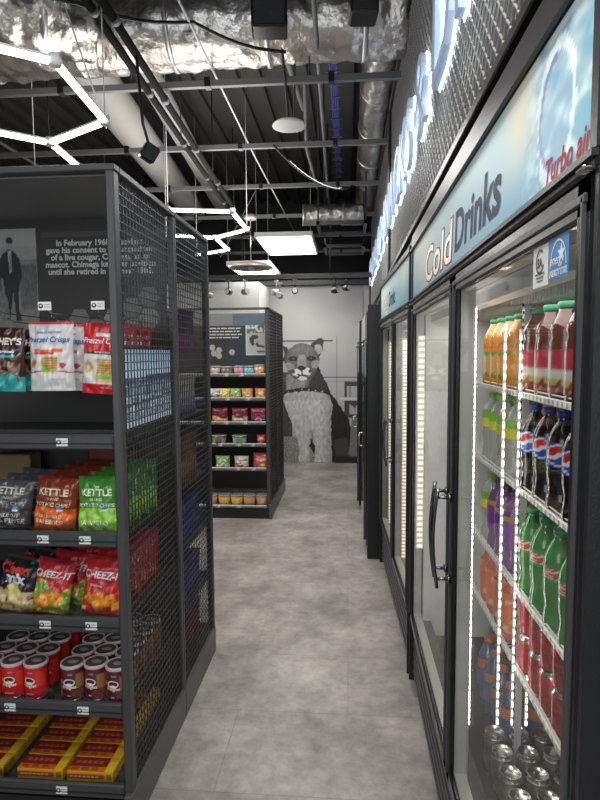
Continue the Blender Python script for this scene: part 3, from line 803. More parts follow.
# ------------------------------------------------------------------ refrigerators
def splash(W_,near=True):
    def p(u,v):
        # u: 0 far .. 1 near ; v up
        c=lerp((.16,.36,.46),(.48,.62,.64),v)
        w=math.exp(-((u-.20)/.12)**2)*.7+math.exp(-((u-.84)/.05)**2)*.9*sstep(.1,.9,v)
        c=lerp(c,(.78,.66,.42),min(1,w)*.7)
        c=lerp(c,(.12,.34,.50),.55*sstep(.5,.0,v)*sstep(.3,.8,abs(u-.5)*2))
        if near:
            # ice cube and splash
            n=nz(u*34,v*6,2)+.5*nz(u*70,v*14,5)
            reg=sstep(.84,.90,u)
            c=lerp(c,(.18,.42,.55) if n<0 else (.60,.80,.85),reg*min(1,abs(n)*2.0))
            a=ell(u,v,.925,.47,.038,.42)
            if abs(a-1)<.10+.10*nz(u*50,v*5,8): c=lerp(c,(.88,.92,.95),.45+.45*sstep(-.2,.3,nz(u*45,v*3,6)))
            elif a<.9 : c=lerp(c,(.25,.40,.58),.45+.4*nz(u*60,v*8))
            if abs(a-.83)<.06 and u<.93: c=(.20,.25,.42)
            if abs(ell(u,v,.87,.22,.022,.25)-1)<.06: c=(.30,.42,.50)
        return c
    return p
def fridge(name, loc, rz, W_, mid, label, H=1.99, led=True, near=True, group=None, bays=None):
    R_=empty(name,loc,rz,label,'refrigerator',group)
    D=.80
    # cabinet shell: local x depth, y along front
    c=MB(); th=.05
    c.box((.055,0,.0),(D,.035,H),black2,.006); c.box((.055,W_-.035,0),(D,W_,H),black2,.006)
    c.box((.055,.035,H-.30),(D,W_-.035,H),black2); c.box((D-.05,.035,.06),(D,W_-.035,H),black2); c.box((.09,.035,.10),(D,W_-.035,.27),black2)
    # header surround
    c.box((-.002,0,1.70),(.055,W_,1.722),black,.004); c.box((-.002,0,1.925),(.055,W_,H),black,.006)
    c.box((-.002,0,1.722),(.055,.018,1.925),black); c.box((-.002,W_-.018,1.722),(.055,W_,1.925),black)
    c.box((-.008,-.002,1.712),(.0,W_+.002,1.720),black); c.box((-.008,-.002,1.925),(.0,W_+.002,1.931),black)
    c.box((.0,0,H-.012),(.055,W_,H),black,.003)
    for ye in (0,W_-.010): c.box((.002,ye,.04),(.056,ye+.010,1.705),black)
    c.build('cabinet',R_)
    l=MB(); il=M('fridge_liner',(.74,.74,.72),.3,spec=.6)
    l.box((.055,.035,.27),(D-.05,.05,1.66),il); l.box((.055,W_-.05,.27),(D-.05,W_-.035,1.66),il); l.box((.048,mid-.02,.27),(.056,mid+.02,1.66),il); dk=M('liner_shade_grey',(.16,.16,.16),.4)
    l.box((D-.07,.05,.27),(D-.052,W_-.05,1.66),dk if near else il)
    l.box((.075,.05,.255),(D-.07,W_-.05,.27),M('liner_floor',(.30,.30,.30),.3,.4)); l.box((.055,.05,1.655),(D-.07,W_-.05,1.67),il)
    l.box((.075,.05,1.625),(.12,W_-.05,1.655),il)
    y=.08
    while y<W_-.06:
        l.box((.20,y,1.625),(.55,y+.006,1.656),M('vent_grey',(.5,.5,.48),.4)); y+=.022
    l.build('interior_liner',R_)
    # kick grille
    k=MB(); k.box((.03,.01,.04),(.09,W_-.01,.335),black2)
    for i in range(6): k.box((.018,.012,.075+.042*i),(.032,W_-.012,.098+.042*i),charcoal,.003)
    k.build('kick_grille',R_)
    for yy_ in (.06,W_-.06): MB().lathe([(.02,0),(.02,.04)],black,10,(.12,yy_,0)).build('foot',R_)
    # sign
    s=MB(); s.box((.005,.018,1.722),(.05,W_-.018,1.925),white)
    s.grid(lambda u,v:(.0045,(W_-.018)-(W_-.036)*u,1.722+.203*v),260 if near else 80,50,print_mat('lit_header_print',.5,.22),splash(W_,near))
    if near:
        fn=lambda ax,az,e:(lambda a,b_,d:(.0045-e,ax-a,az+b_))
        s.text('Cold',.155,M('sign_outline',(.28,.03,.03),.6,emit=(.55,.12,.07),es=.02),fn(W_-.40,1.745,.0008),'l',0,.045,.12,.52/(wid('Cold')*.155))
        s.text('Cold',.155,M('sign_cream',(.90,.83,.66),.4,emit=(.9,.84,.7),es=.25),fn(W_-.40,1.745,.0016),'l',0,.012,.12,.52/(wid('Cold')*.155))
        s.text('Drinks',.138,M('sign_indigo',(.015,.012,.06),.6,emit=(.08,.07,.24),es=.03),fn(W_-.965,1.757,.001),'l',0,.026,.12,.455/(wid('Drinks')*.138))
        s.text('Turbo air',.044,M('sign_red',(.38,.02,.015),.6,emit=(.6,.05,.03),es=.02),fn(.187,1.731,.001),'l',0,.025,.25,.135/(wid('Turbo air')*.038))
    else:
        fn=lambda ax,az,e:(lambda a,b_,d:(.0045-e,ax-a,az+b_))
        s.text('Cold',.12,M('sign_outline',(.50,.10,.06),.4),fn(W_-.22,1.765,.0008),'l',0,.025,.12)
        s.text('Cold',.12,M('sign_cream',(.90,.83,.66),.4),fn(W_-.22,1.765,.0016),'l',0,.002,.12)
        s.text('Drinks',.12,M('sign_indigo',(.05,.045,.16),.4),fn(W_-.52,1.768,.001),'l',0,.02,.12)
    s.build('header_sign',R_)
    # doors
    for di,(ya,yb,hs) in enumerate(((.012,mid-.004,1),(mid+.004,W_-.012,-1))):
        dr=empty('door',(0,0,0)); dr.parent=R_
        fr=MB(); fw=.045; z0,z1=.335,1.698; dd=.014
        for a,b_ in (((0,ya,z0),(dd,yb,z0+fw*.8)),((0,ya,z1-fw),(dd,yb,z1)),((0,ya,z0),(dd,ya+fw,z1)),((0,yb-fw,z0),(dd,yb,z1))):
            fr.box(a,b_,black2,.004)
        for a,b_ in (((-.004,ya+.012,z1-.03),(.004,yb-.012,z1-.018)),((-.004,ya+.015,z0+.02),(.003,ya+.024,z1-.02)),((-.004,yb-.024,z0+.02),(.003,yb-.015,z1-.02))):
            fr.box(a,b_,charcoal,.002)
        gk=M('grey_gasket',(.42,.42,.40),.4)
        e=.012
        for a,b_ in (((dd,ya+.01,z0+.01),(.045,yb-.01,z0+fw*.85)),((dd,ya+.01,z1-fw*1.02),(.045,yb-.01,z1-.01)),((dd,ya+.01,z0+.01),(.045,ya+fw+.002,z1-.01)),((dd,yb-fw-.002,z0+.01),(.045,yb-.01,z1-.01))):
            fr.box(a,b_,gk)
        fr.build('door_frame',dr)
        MB().box((.007,ya+fw-.003,z0+fw*.8-.003),(.011,yb-fw+.003,z1-fw+.003),glass).build('glass_pane',dr)
        hy = (yb-.022) if hs==1 else (ya+.022)
        hh=MB(); za,zb=(.875,1.145) if hs==1 else (.885,1.15)
        hh.tube([(-.034-.012*math.sin(PI*t/12),hy+hs*-.0,za+(zb-za)*t/12) for t in range(13)],.0048,M('dark_chrome',(.20,.20,.20),.18,1),10)
        for zz in (za+.025,zb-.025): hh.tube([(.0,hy,zz),(-.038,hy,zz)],.0045,M('dark_chrome'),8); hh.lathe([(.011,-.001),(.011,-.008)],M('dark_chrome'),12,(0,hy,zz),True,'x')
        hh.build('handle',dr)
        hg=MB(); py_= ya+.01 if hs==1 else yb-.01
        hg.lathe([(.012,1.699),(.016,1.702),(.016,1.708),(.012,1.711)],chrome,14,(.02,py_,0)); hg.box((-.012,py_-.014,1.700),(.02,py_+.010,1.706),chrome,.002)
        hg.build('hinge',dr)
        if near and hs==1:
            st=MB()
            st.box((.0060,.170,1.593),(.0068,.233,1.651),tagw)
            bk=ink((.04,.04,.04)); q=lambda ax,az,e:(lambda a,b_,d:(.0060-e,ax-a,az+b_))
            # circular mark
            cy_,cz_=.2015,1.629
            n=22
            for i in range(n-4):
                t0=PI*.25+2*PI*i/n; t1=t0+2*PI/n
                st.add([q(cy_,cz_,.0006)(r_*math.cos(t),r_*math.sin(t),0) for r_,t in ((.018,t0),(.018,t1),(.014,t1),(.014,t0))],[(0,1,2,3)],bk)
            st.text('SA',.018,bk,q(cy_,cz_-.008,.0006),'c',0,.05)
            for i in range(3): st.add([q(cy_,1.6105-.005*i,.0006)(a,b_,0) for a,b_ in ((-.02+.004*i,0),(.02-.003*i,0),(.02-.003*i,.0018),(-.02+.004*i,.0018))],[(0,1,2,3)],bk)
            st.build('white_sticker',dr)
            st=MB(); bl=ink((.02,.26,.62)); yA=.094; yB=.164
            st.box((.0060,yA,1.597),(.0068,yB,1.653),bl)
            wk=ink((.85,.88,.9)); cy_=(yA+yB)/2
            # arch with star
            P_=[q(cy_,1.612,.0006)(.030*math.cos(t),.036*math.sin(t),0) for t in [PI*i/14 for i in range(15)]]; P2=[q(cy_,1.612,.0006)(.0278*math.cos(t),.0335*math.sin(t),0) for t in [PI*i/14 for i in range(15)]]
            st.add(P_+P2,[(i,i+1,i+16,i+15) for i in range(14)],wk)
            st.add([q(cy_+.012*-1,1.628,.0008)(r_*math.sin(PI*i/5),r_*math.cos(PI*i/5),0) for i in range(10) for r_ in [(.014 if i%2==0 else .006)]],[tuple(range(10))],wk)
            st.text('energy',.019,wk,q(cy_+.004,1.616,.0007),'c',0,.01,.4)
            st.add([q(cy_,1.609,.0006)(a,b_,0) for a,b_ in ((-.033,0),(.033,0),(.033,-.002),(-.033,-.002))],[(0,1,2,3)],wk)
            st.text('ENERGY STAR',.0105,wk,q(cy_,1.6005,.0006),'c',0,.03)
            st.build('blue_sticker',dr)
    # led strips; the soft ones imitate reflections in the door glass
    L=emis('led_bead',(1,.93,.82),16 if near else 9); Ls=emis('led_bead_reflection',(1,.95,.88),5)
    def strip(x,y,z0,z1,w,Lm,nm='led_strip_or_reflection',pitch=.017,dirn=-1,sub=None):
        q=MB(); q.box((x,y,z0),(x+w,y+.008,z1),whitew)
        z=z0+.006
        while z<z1-.008:
            q.box((x+w*.15,y-.003,z),(x+w*.85,y+.0005,z+pitch*.52),Lm); z+=pitch
        return q.build(nm,R_)
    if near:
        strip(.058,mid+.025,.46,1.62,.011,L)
        strip(.142,mid+.030,.46,1.58,.006,Ls,pitch=.026); strip(.182,mid+.030,.46,1.56,.005,Ls,pitch=.026)  # dimmer repeats: LED reflections in the glazing, built as strips
        strip(.220,mid+.030,.46,.82,.006,Ls,pitch=.022)  # another LED reflection in the glazing, built as a short strip
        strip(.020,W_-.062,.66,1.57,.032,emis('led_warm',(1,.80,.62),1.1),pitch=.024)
    else:
        strip(.05,W_-.060,.33,1.58,.06,emis('led_warm',(1,.80,.62),1.1),pitch=.02)
        strip(.05,mid+.03,.33,1.58,.04,emis('led_warm',(1,.80,.62),1.1),pitch=.02)
    # centre support and shelves
    st=MB(); st.box((.200,mid+.055,.27),(.218,mid+.075,1.66),M('shelf_standard',(.62,.62,.60),.3,.3))
    z=.30
    while z<1.63: st.box((.197,mid+.060,z),(.2005,mid+.070,z+.009),black2); z+=.02
    st.build('shelf_standard',R_)
    for ya,yb in ((.05,mid+.05),(mid+.08,W_-.05)):
        for z in FZ:
            q=MB(); q.box((.188,ya,z-.010),(.198,yb,z+.006),whitew,.002)
            q.tube([(.193,ya,z+.014),(.193,yb,z+.014)],.002,whitew,6)
            y=ya+.01
            while y<yb: q.box((.195,y,z-.004),(D-.08,y+.003,z-.001),whitew); y+=.02
            for xx in (.35,.5,.68): q.box((xx,ya,z-.008),(xx+.005,yb,z-.004),whitew)
            if near:
                y=ya+.02
                while y<yb-.02: q.box((.1875,y,z-.008),(.188,y+.010,z+.004),ink((.45,.45,.43))); y+=.028
            q.build('shelf',R_)
    return R_
FZ=[1.388,1.130,.850,.632]
NL=(.27,.67,0)
NW,NM=1.85,.875
fridge('glass_door_refrigerator',NL,0,NW,NM,'large black glass door refrigerator with cold drinks sign, nearest on the aisle side',near=True)
fridge('glass_door_refrigerator',(.265,2.56,0),math.radians(1.9),1.42,.66,'smaller black glass door refrigerator standing beyond the large one',H=1.96,near=False)
# back-row cabinets
def cab(y0,y1,x0,h,label,top):
    R_=empty('tall_cabinet',(0,0,0),0,label,'cabinet')
    m=MB(); m.box((x0,y0,.06),(x0+.65,y1,h),black2,.006); m.box((x0+.03,y0+.02,0),(x0+.6,y1-.02,.06),black); m.build('cabinet_body',R_)
    q=MB(); q.box((x0-.012,y0+.02,h-.20),(x0,y1-.02,h-.02),M('pale_panel',(.45,.45,.45),.5)); q.build('top_panel',R_)
    q=MB(); q.box((x0-.02,y0+.02,.10),(x0,y1-.02,h-.23),M('dark_glass_door',(.02,.016,.014),.08,coat=1),.003); d=q.build('door',R_)
    q=MB(); q.lathe([(.009,-.02),(.009,-.032)],steel,12,(x0,y0+.08,h-.24),True,'x'); q.build('door_knob',d)
    q=MB(); q.tube([(x0-.05,y0+.1,.80),(x0-.05,y0+.1,.90)],.004,steel,8)
    for zz in (.80,.90): q.tube([(x0-.05,y0+.1,zz),(x0-.01,y0+.1,zz)],.004,steel,8)
    q.build('handle',d)
MB0=MB(); MB0.box((.14,4.14,0),(.80,4.19,1.84),black,.004); tag(MB0.build('divider_panel'),'tall flat black panel standing at the end of the smaller refrigerator','panel')
cab(4.25,5.30,.135,1.80,'black cabinet with pale top panel just beyond the tall black divider panel','x')
cab(5.40,6.60,.105,1.80,'black cabinet farthest along the aisle, next to the cougar mural','x')

# ------------------------------------------------------------------ drinks
def bottle(h,r,liq,labc,cap,labt=None,lz=(.42,.66),shape=0,liqrough=.08,trans=.0,name='drink_bottle',dots=None):
    def mk():
        root=empty(name)
        mat=M('drink_%02x%02x%02x_%d'%(int(liq[0]*255),int(liq[1]*255),int(liq[2]*255),int(trans*10)),liq,liqrough,coat=1,trans=trans)
        if shape==0:
            pr=[(.6,0),(.9,.01),(.98,.03),(1,.07),(.97,.12),(.92,.18),(.88,.24),(.93,.30),(.99,.36),(1,.42),(1,.66),(.95,.72),(.80,.79),(.55,.86),(.38,.90),(.34,.93),(.34,.96)]
        elif shape==1:
            pr=[(.6,0),(.92,.01),(1,.04),(1,.20),(.95,.28),(1,.34),(1,.62),(.98,.68),(.85,.76),(.6,.85),(.42,.90),(.38,.95)]
        else:
            pr=[(.6,0),(.92,.01),(.98,.04),(.90,.12),(1,.22),(.92,.30),(1,.38),(1,.58),(.90,.64),(.98,.70),(.86,.78),(.6,.86),(.5,.90),(.46,.95)]
        m=MB(); m.lathe([(a*r,b*h) for a,b in pr],mat,24); 
        # grip ribs
        for k in range(5): m.lathe([(r*1.0,h*(.07+.001*k)+.0),(r*1.005,h*.075)],mat,4) if 0 else None
        m.build('bottle_body',root)
        cr=.40 if shape<2 else .52
        c=MB(); c.lathe([(r*cr,h*.935),(r*(cr+.04),h*.94),(r*(cr+.04),h*.99),(r*cr*.9,h)],M('cap_%02x%02x%02x'%tuple(int(x*255) for x in cap),cap,.35),20); c.build('cap',root)
        if labc:
            l=MB(); z0,z1=lz[0]*h,lz[1]*h; n=14
            l.lathe([(r*1.012,z0+(z1-z0)*i/n) for i in range(n+1)],PR,40,(0,0,0),True,'z',False,False,lambda t,z:labc(((t/(2*PI))%1),(z-z0)/(z1-z0)))
            l.build('wrap_label',root)
        return root
    return mk
# label functions: u around (0 = +X, .5 = -X facing aisle, .75 = -Y facing camera), v up
def lab_pepsi(u,v):
    c=(.02,.05,.40)
    for cc in (.625,.12):
        du=(u-cc)*3.6; dv=(v-.5)
        r_=math.hypot(du*.9,dv)
        if r_<.44:
            w=.10*math.sin(du*6)
            c=(.80,.82,.85)
            if dv>w+.08: c=(.65,.02,.03)
            if dv<w-.10: c=(.02,.07,.45)
            if r_>.39: c=(.80,.82,.85)
    return c
def lab_juice(u,v):
    c=(.62,.60,.55)
    du=abs(((u-.62+.5)%1)-.5)
    if v<.35: c=(.30,.05,.06) if nz(u*20,v*6)>-.1 else (.55,.50,.12)
    if du<.10 and v>.55: c=(.45,.03,.05)
    if du>.2 and v>.4 and int(v*22)%2: c=(.35,.34,.33)
    if v>.93 or v<.05: c=(.28,.03,.05)
    return c
def lab_orange(u,v):
    c=(.10,.35,.05) if nz(u*9,v*4)>0 else (.55,.62,.10)
    du=((u-.62+.5)%1)-.5
    if math.hypot(du*3.2,v-.5)<.36: c=(.90,.35,.03)
    if math.hypot(du*3.2,v-.5)<.06: c=(.95,.7,.3)
    if math.hypot((du+.14)*4.5,v-.5)<.30: c=(.75,.72,.65)
    if v>.90 or v<.08: c=(.85,.25,.03)
    return c
def lab_lime(u,v): return (.20,.55,.05) if v>.5 else (.75,.72,.06)
def lab_green(u,v):
    du=((u-.60+.5)%1)-.5
    if abs(du)<.10 and .15<v<.85: return (.6,.05,.04) if nz(u*20,v*8)>-.05 else (.75,.7,.6)
    return (.04,.26,.07)
def lab_purple(u,v): return (.22,.04,.35) if v<.8 else (.5,.3,.1)
def lab_org2(u,v): return (.75,.16,.04) if nz(u*7,v*5)>-.2 else (.8,.5,.3)
def lab_blue(u,v): return (.05,.16,.38) if v<.7 else (.7,.2,.05)
Dj=Proto(bottle(.224,.037,(.10,.025,.02),lab_juice,(.02,.22,.10),lz=(.08,.52),shape=2,trans=0))
Dp=Proto(bottle(.232,.036,(.012,.006,.005),lab_pepsi,(.03,.05,.30),lz=(.46,.70)))
Dg=Proto(bottle(.236,.036,(.02,.22,.03),lab_green,(.01,.28,.10),lz=(.50,.66),trans=0.0))
Do=Proto(bottle(.220,.037,(.62,.26,.04),lab_orange,(.02,.22,.10),lz=(.08,.56),shape=1))
Dl=Proto(bottle(.232,.036,(.42,.46,.42),lab_lime,(.22,.60,.05),lz=(.50,.74),trans=.0))
Du=Proto(bottle(.236,.036,(.20,.08,.26),lab_purple,(.1,.1,.1),lz=(.3,.7)))
Dn=Proto(bottle(.20,.034,(.62,.13,.04),lab_org2,(.62,.10,.03),lz=(.15,.75),shape=1))
Db=Proto(bottle(.22,.036,(.05,.10,.22),lab_blue,(.75,.16,.04),lz=(.25,.7),shape=1))
ys=[1.565,1.465,1.365,1.265,1.165,1.065]
rowname=['front','second']
for r,x in enumerate((.495,.575)):
    for i,y in enumerate(ys):
        w_=['first','second','third','fourth','fifth','sixth'][i]
        for P_,z,nm,gg in ((Dj,FZ[0],'pink-labelled juice bottle with green cap','juice bottles on the top fridge shelf'),(Dp,FZ[1],'dark cola bottle with blue label and cap','cola bottles on the second fridge shelf'),(Dg,FZ[2],'green soda bottle','green soda bottles on the third fridge shelf')):
            if r==1 and i>2: continue
            P_.put((x,y-.008*r,z+.001),(0,0,.35*((i*7+r)%3-1)*.4),nm+', '+w_+' from the centre post, '+rowname[r]+' line','bottle',gg)
ys2=[1.735,1.83,1.925,2.02,2.115,2.21]
for r,x in enumerate((.497,.58)):
    for i,y in enumerate(ys2):
        w_=['first','second','third','fourth','fifth','sixth'][i]
        if r==0 and i>3: continue
        for P_,z,nm,gg in ((Do,FZ[0],'orange soda bottle with fruit label','orange soda bottles on the top fridge shelf'),(Dl,FZ[1],'clear lime soda bottle with lime cap','lime soda bottles on the second fridge shelf'),(Du if i<3 else Dl,FZ[2],'purple soda bottle' if i<3 else 'pale soda bottle','sodas on the third fridge shelf'),(Dn,FZ[3],'orange sports drink bottle','orange drinks on the fourth fridge shelf'),(Db,.271,'blue drink bottle with orange cap','blue drinks on the fridge floor')):
            P_.put((x,y,z+.001),(0,0,.1*i),nm+', '+w_+' behind the centre post, '+rowname[r]+' line','bottle',gg)
def drink_can(body,name='drink_can',h=.118,r=.031):
    def mk():
        root=empty(name)
        m=MB(); m.lathe([(r*.75,0),(r*.9,.003),(r,.010),(r,h-.012)],body,24); m.build('can_body',root)
        m=MB(); m.lathe([(r,h-.012),(r*.86,h-.002),(r*.88,h),(r*.82,h-.001),(r*.80,h-.004)],M('can_aluminium',(.7,.7,.7),.25,1),24,capb=False)
        m.tube([(r*.1,-.008,h-.002),(r*.35,0,h-.001),(r*.1,.008,h-.002)],.0015,M('can_aluminium'),6); m.build('can_top',root)
        return root
    return mk
Kr=Proto(drink_can(M('red_can',(.42,.045,.05),.22,.5,var=.5,vscale=60),h=.106))
Kd=Proto(drink_can(M('dark_can',(.075,.07,.065),.25,.5,var=.4,vscale=60)))
w6=['first','second','third','fourth','fifth','sixth']
for i,y in enumerate((1.55,1.465,1.38,1.295,1.21)):
    for l in range(2):
        Kr.put((.493,y,FZ[3]+.001+.1065*l),(0,0,i),'red soda can, '+('lower' if l==0 else 'upper')+' of its stack, '+w6[i]+' stack from the centre post','can','stacked red cans on the lower fridge shelf')
for i,y in enumerate((1.66,1.575,1.49,1.405,1.32,1.235)):
    for r,x in enumerate((.50,.57,.43)):
        if r==2 and i>3: continue
        Kd.put((x,y,.271),(0,0,i),'dark silver-topped can on the fridge floor, '+w6[i]+' from the centre post, '+['middle','rear','glass side'][r]+' line','can','dark cans on the fridge floor')

# ------------------------------------------------------------------ fascia with backlit letters
FX=.30
def fascia(y0,y1,label):
    R_=empty('sign_fascia',(0,0,0),0,label,'fascia','expanded metal fascia panels above the refrigerators')
    z0,z1=2.05,3.16
    m=MB(); m.box((FX+.05,y0,z0),(FX+.09,y1,z1),M('fascia_backing',(.07,.068,.065),.6)); m.build('backing_panel',R_)
    em=M('expanded_metal',(.50,.48,.45),.45,.3)
    q=MB(); cy,cz=.050,.0255; t=.0036
    ny=int((y1-y0)/cy); nzz=int((z1-z0)/cz)
    for j in range(nzz):
        zc=z0+cz*(j+.5)
        V=[];Fc=[]
        for i in range(ny*2+1):
            y=y0+cy/2*i; z=zc+(cz/2 if (i+j)%2 else -cz/2)*.92
            V+=[(FX-.003,y,z-t/2),(FX-.003,y,z+t/2),(FX+.001,y,z+t/2)]
        n=ny*2
        for i in range(n):
            a=i*3; b_=a+3
            Fc+=[(a,b_,b_+1,a+1),(a+1,b_+1,b_+2,a+2)]
        q.add(V,Fc,em)
    q.build('expanded_metal_sheet',R_)
    fr=MB(); 
    for a,b_ in (((FX-.02,y0,z0-.015),(FX+.06,y1,z0+.01)),((FX-.02,y0,z1-.01),(FX+.06,y1,z1+.03)),((FX-.02,y0-.02,z0),(FX+.06,y0+.012,z1)),((FX-.02,y1-.012,z0),(FX+.06,y1+.02,z1))): fr.box(a,b_,black,.003)
    fr.build('panel_frame',R_)
fascia(.35,4.16,'expanded metal fascia panel above the large refrigerator, nearer one')
fascia(4.22,7.75,'expanded metal fascia panel farther along towards the mural wall')
struct(MB().box((FX+.0,.3,1.995),(FX+.5,7.75,2.035),black).build('trim_2'))
struct(MB().box((FX+.02,.3,3.19),(FX+.12,7.8,ZC),dpaint).build('trim_3'))
# letters
face=M('letter_face',(.42,.52,.66),.35,emit=(.45,.62,.9),es=.18)
back=emis('letter_halo',(.82,.91,1.0),6)
word='GRAB & GO SNACKS & DRINKS'
# advance widths from text measuring
ysta=7.45; size=.42
adv={}
cur=0; 
def wid(s_): return text_mesh(s_,0,0,0)[2]
total=wid(word)
# the nearer fragment '& D' starts the second cluster; scale so the K and S of SNACKS end at Y=2.6
end_s=wid('GRAB & GO SNACKS'); sx=(7.45-2.60)/(end_s*size)
cnt={}
for i,ch in enumerate(word):
    if ch==' ': continue
    x0_=wid(word[:i]+'|')-wid('|') if i else 0
    yA=ysta-x0_*size*sx
    if yA<.6: continue
    q=empty('sign_letter',(FX-.022,yA,2.325))
    cnt[ch]=cnt.get(ch,0)+1
    m=MB(); fn=lambda a,b_,d:(-.004-d*.55,-a,b_)
    m.text(ch,size,face,fn,'l',.045,.0,0,sx*.98); m.build('letter_body',q)
    m=MB(); m.text(ch,size,back,lambda a,b_,d:(.011-d*.2,-a,b_),'l',.012,.012,0,sx*.98); m.build('halo_light',q)
    pos=['first','second','third','fourth'][cnt[ch]-1]
    nm='ampersand' if ch=='&' else 'letter '+ch
    tag(q,'blue-white backlit '+nm+' on the fascia, '+pos+' such character from the far end','sign letter','backlit letters along the fascia')

# ------------------------------------------------------------------ ceiling services
foil=M('crinkled_foil',(.58,.54,.50),.34,1,.9,22,.2,5)
def foil_duct(p0,p1,r,label,rings=40,seed=0,amp=.06):
    rings*=2
    p0=Vector(p0);p1=Vector(p1); m=MB(); n=44
    d=(p1-p0).normalized(); u=d.orthogonal().normalized(); w=d.cross(u); V=[];Fc=[]
    for i in range(rings+1):
        p=p0.lerp(p1,i/rings)
        for k in range(n):
            t=2*PI*k/n; rr=r*(1+amp*nz(i*.22,math.cos(t)*1.6+seed,math.sin(t)*2.2)+amp*.5*nz(i*.8,math.cos(t)*4.5,math.sin(t)*4.5+seed))
            V.append(p+(u*math.cos(t)+w*math.sin(t))*rr)
    for i in range(rings):
        for k in range(n): Fc.append((i*n+k,i*n+(k+1)%n,(i+1)*n+(k+1)%n,(i+1)*n+k))
    Fc+=[tuple(range(n))[::-1],tuple(rings*n+k for k in range(n))]
    m.add(V,Fc,foil,True)
    for i in range(0,rings,26):
        p=p0.lerp(p1,(i+.5)/rings); m.tube([p-d*.012,p+d*.012],r*1.05,M('foil_tape',(.55,.55,.55),.4,.9),28)
    return tag(m.build('air_duct'),label,'duct')
foil_duct((-3.9,3.0,3.10),(.30,3.16,3.22),.185,'fat silver foil duct crossing the ceiling from side to side',110,1,.10)
foil_duct((.205,-.6,3.34),(.215,7.2,3.30),.125,'slimmer silver foil duct running along above the fascia',150,3,.07)
foil_duct((-2.6,1.9,2.98),(-1.3,2.95,3.15),.17,'crumpled silver foil duct branching over the nearest light',46,6,.22)
foil_duct((-.45,5.9,2.88),(.15,5.95,2.88),.10,'short silver duct hanging near the mural end',20,4,.1)
pale=M('pale_painted_duct',(.52,.50,.47),.6)
m=MB(); m.tube([(-1.70,3.5,3.40),(-2.06,7.8,3.40)],.15,pale,24); tag(m.build('ceiling_pipe'),'wide pale round duct running lengthwise over the shelf units','duct')
m=MB(); m.tube([(-1.33,3.5,3.42),(-1.66,7.8,3.42)],.085,pale,24); tag(m.build('ceiling_pipe'),'narrower pale pipe running lengthwise beside the wide pale duct','pipe')
rail=M('dark_strut',(.16,.16,.16),.5,.3)
pmat=M('black_conduit',(.008,.008,.008),.85,spec=.2)
names=['just past the silver cross duct','above the far end of the second shelf unit','over the second hexagonal lamp','near the rectangular ceiling light','over the farthest ceiling light','closest to the mural wall']
for i,(y,z) in enumerate(((3.12,2.90),(4.05,2.90),(5.0,2.90),(5.9,2.86),(6.7,2.82),(7.5,2.78))):
    m=MB(); m.box((XL+.01,y-.014,z),(.27,y+.014,z+.032),rail)
    for xx in (-3.6,-2.6,-1.55,-.75,-.1): m.box((xx,y-.024,z-.004),(xx+.03,y+.024,z+.044),black2)
    for xx in (-3.2,-2.1,-1.15,-.2): m.tube([(xx,y,z+.04),(xx,y,ZC)],.005,black,6)
    tag(m.build('ceiling_rail'),'dark cross rail under the ceiling, '+names[i],'rail','dark cross rails under the ceiling')
for i,(x0_,x1_,z,nm) in enumerate(((-.865,-1.14,2.86,'left of the round white disc'),(-.955,-1.22,2.90,'running beside its twin on the shelf side'))):
    m=MB(); m.tube([(x0_,.2,z),(x1_,7.4,z)],.019,pmat,10)
    for k in range(9):
        y=.9+.75*k; xx=x0_+(x1_-x0_)*(y-.2)/7.2; m.tube([(xx,y-.015,z),(xx,y+.015,z)],.023,rail,10)
    tag(m.build('conduit_pipe'),'long black conduit under the ceiling, '+nm,'conduit')
for i,(x,y0_,y1_,z,nm) in enumerate(((-.12,.6,7.4,3.05,'over the middle of the aisle'),(-2.4,.6,7.4,3.0,'far over the shelf units'))):
    m=MB(); m.tube([(x,y0_,z),(x-.1,y1_,z)],.012,rail,8); tag(m.build('conduit_pipe'),'thin lengthwise conduit '+nm,'conduit')
m=MB(); m.tube([(-.30,4.05,3.15),(-.33,3.3,3.1),(-.31,2.7,3.2),(-.3,2.0,3.3)],.018,M('grey_cable',(.14,.135,.13),.7),8); m.tube([(-.27,5.2,2.95),(-.30,4.3,2.98),(-.26,3.6,3.12)],.012,M('grey_cable'),8)
tag(m.build('cable_bundle'),'grey cable bundle draped over the cross rails mid ceiling','cable')
for k,(pts,nm) in enumerate((([(-1.5,2.2,3.02),(-1.1,2.4,2.93),(-.7,2.7,3.0),(-.3,2.9,2.95)],'sagging in front of the silver duct'),([(-.5,4.0,2.9),(-.2,4.6,2.80),(.05,5.0,2.9)],'looping down near the slim silver duct'))):
    m=MB(); P_=[Vector(p) for p in pts]
    S=[]
    for i in range(len(P_)-1):
        for t in range(6): S.append(P_[i].lerp(P_[i+1],t/6)-Vector((0,0,.03*math.sin(PI*t/6))))
    S.append(P_[-1]); m.tube(S,.008,black2,6); tag(m.build('ceiling_cable'),'thin black cable '+nm,'cable')
m=MB()
blue=M('blue_cable',(.04,.06,.30),.5)
for dx in (-.02,-.006,.008,.022): m.tube([(-.10+dx,2.9,3.42),(-.10+dx,6.5,3.42)],.007,blue,6)
for k in range(19): m.box((-.15,2.9+.2*k,3.405),(-.05,2.91+.2*k,3.411),steel)
tag(m.build('cable_tray'),'wire tray of blue cables running lengthwise above the aisle','cable tray')
wt=M('white_wire',(.6,.6,.6),.4)
m=MB(); m.tube([(-.72,2.0,3.0),(-.70,4.4,2.98),(-.62,7.2,2.92)],.006,wt,6); tag(m.build('suspension_cable'),'thin white wire running lengthwise above the aisle','wire')
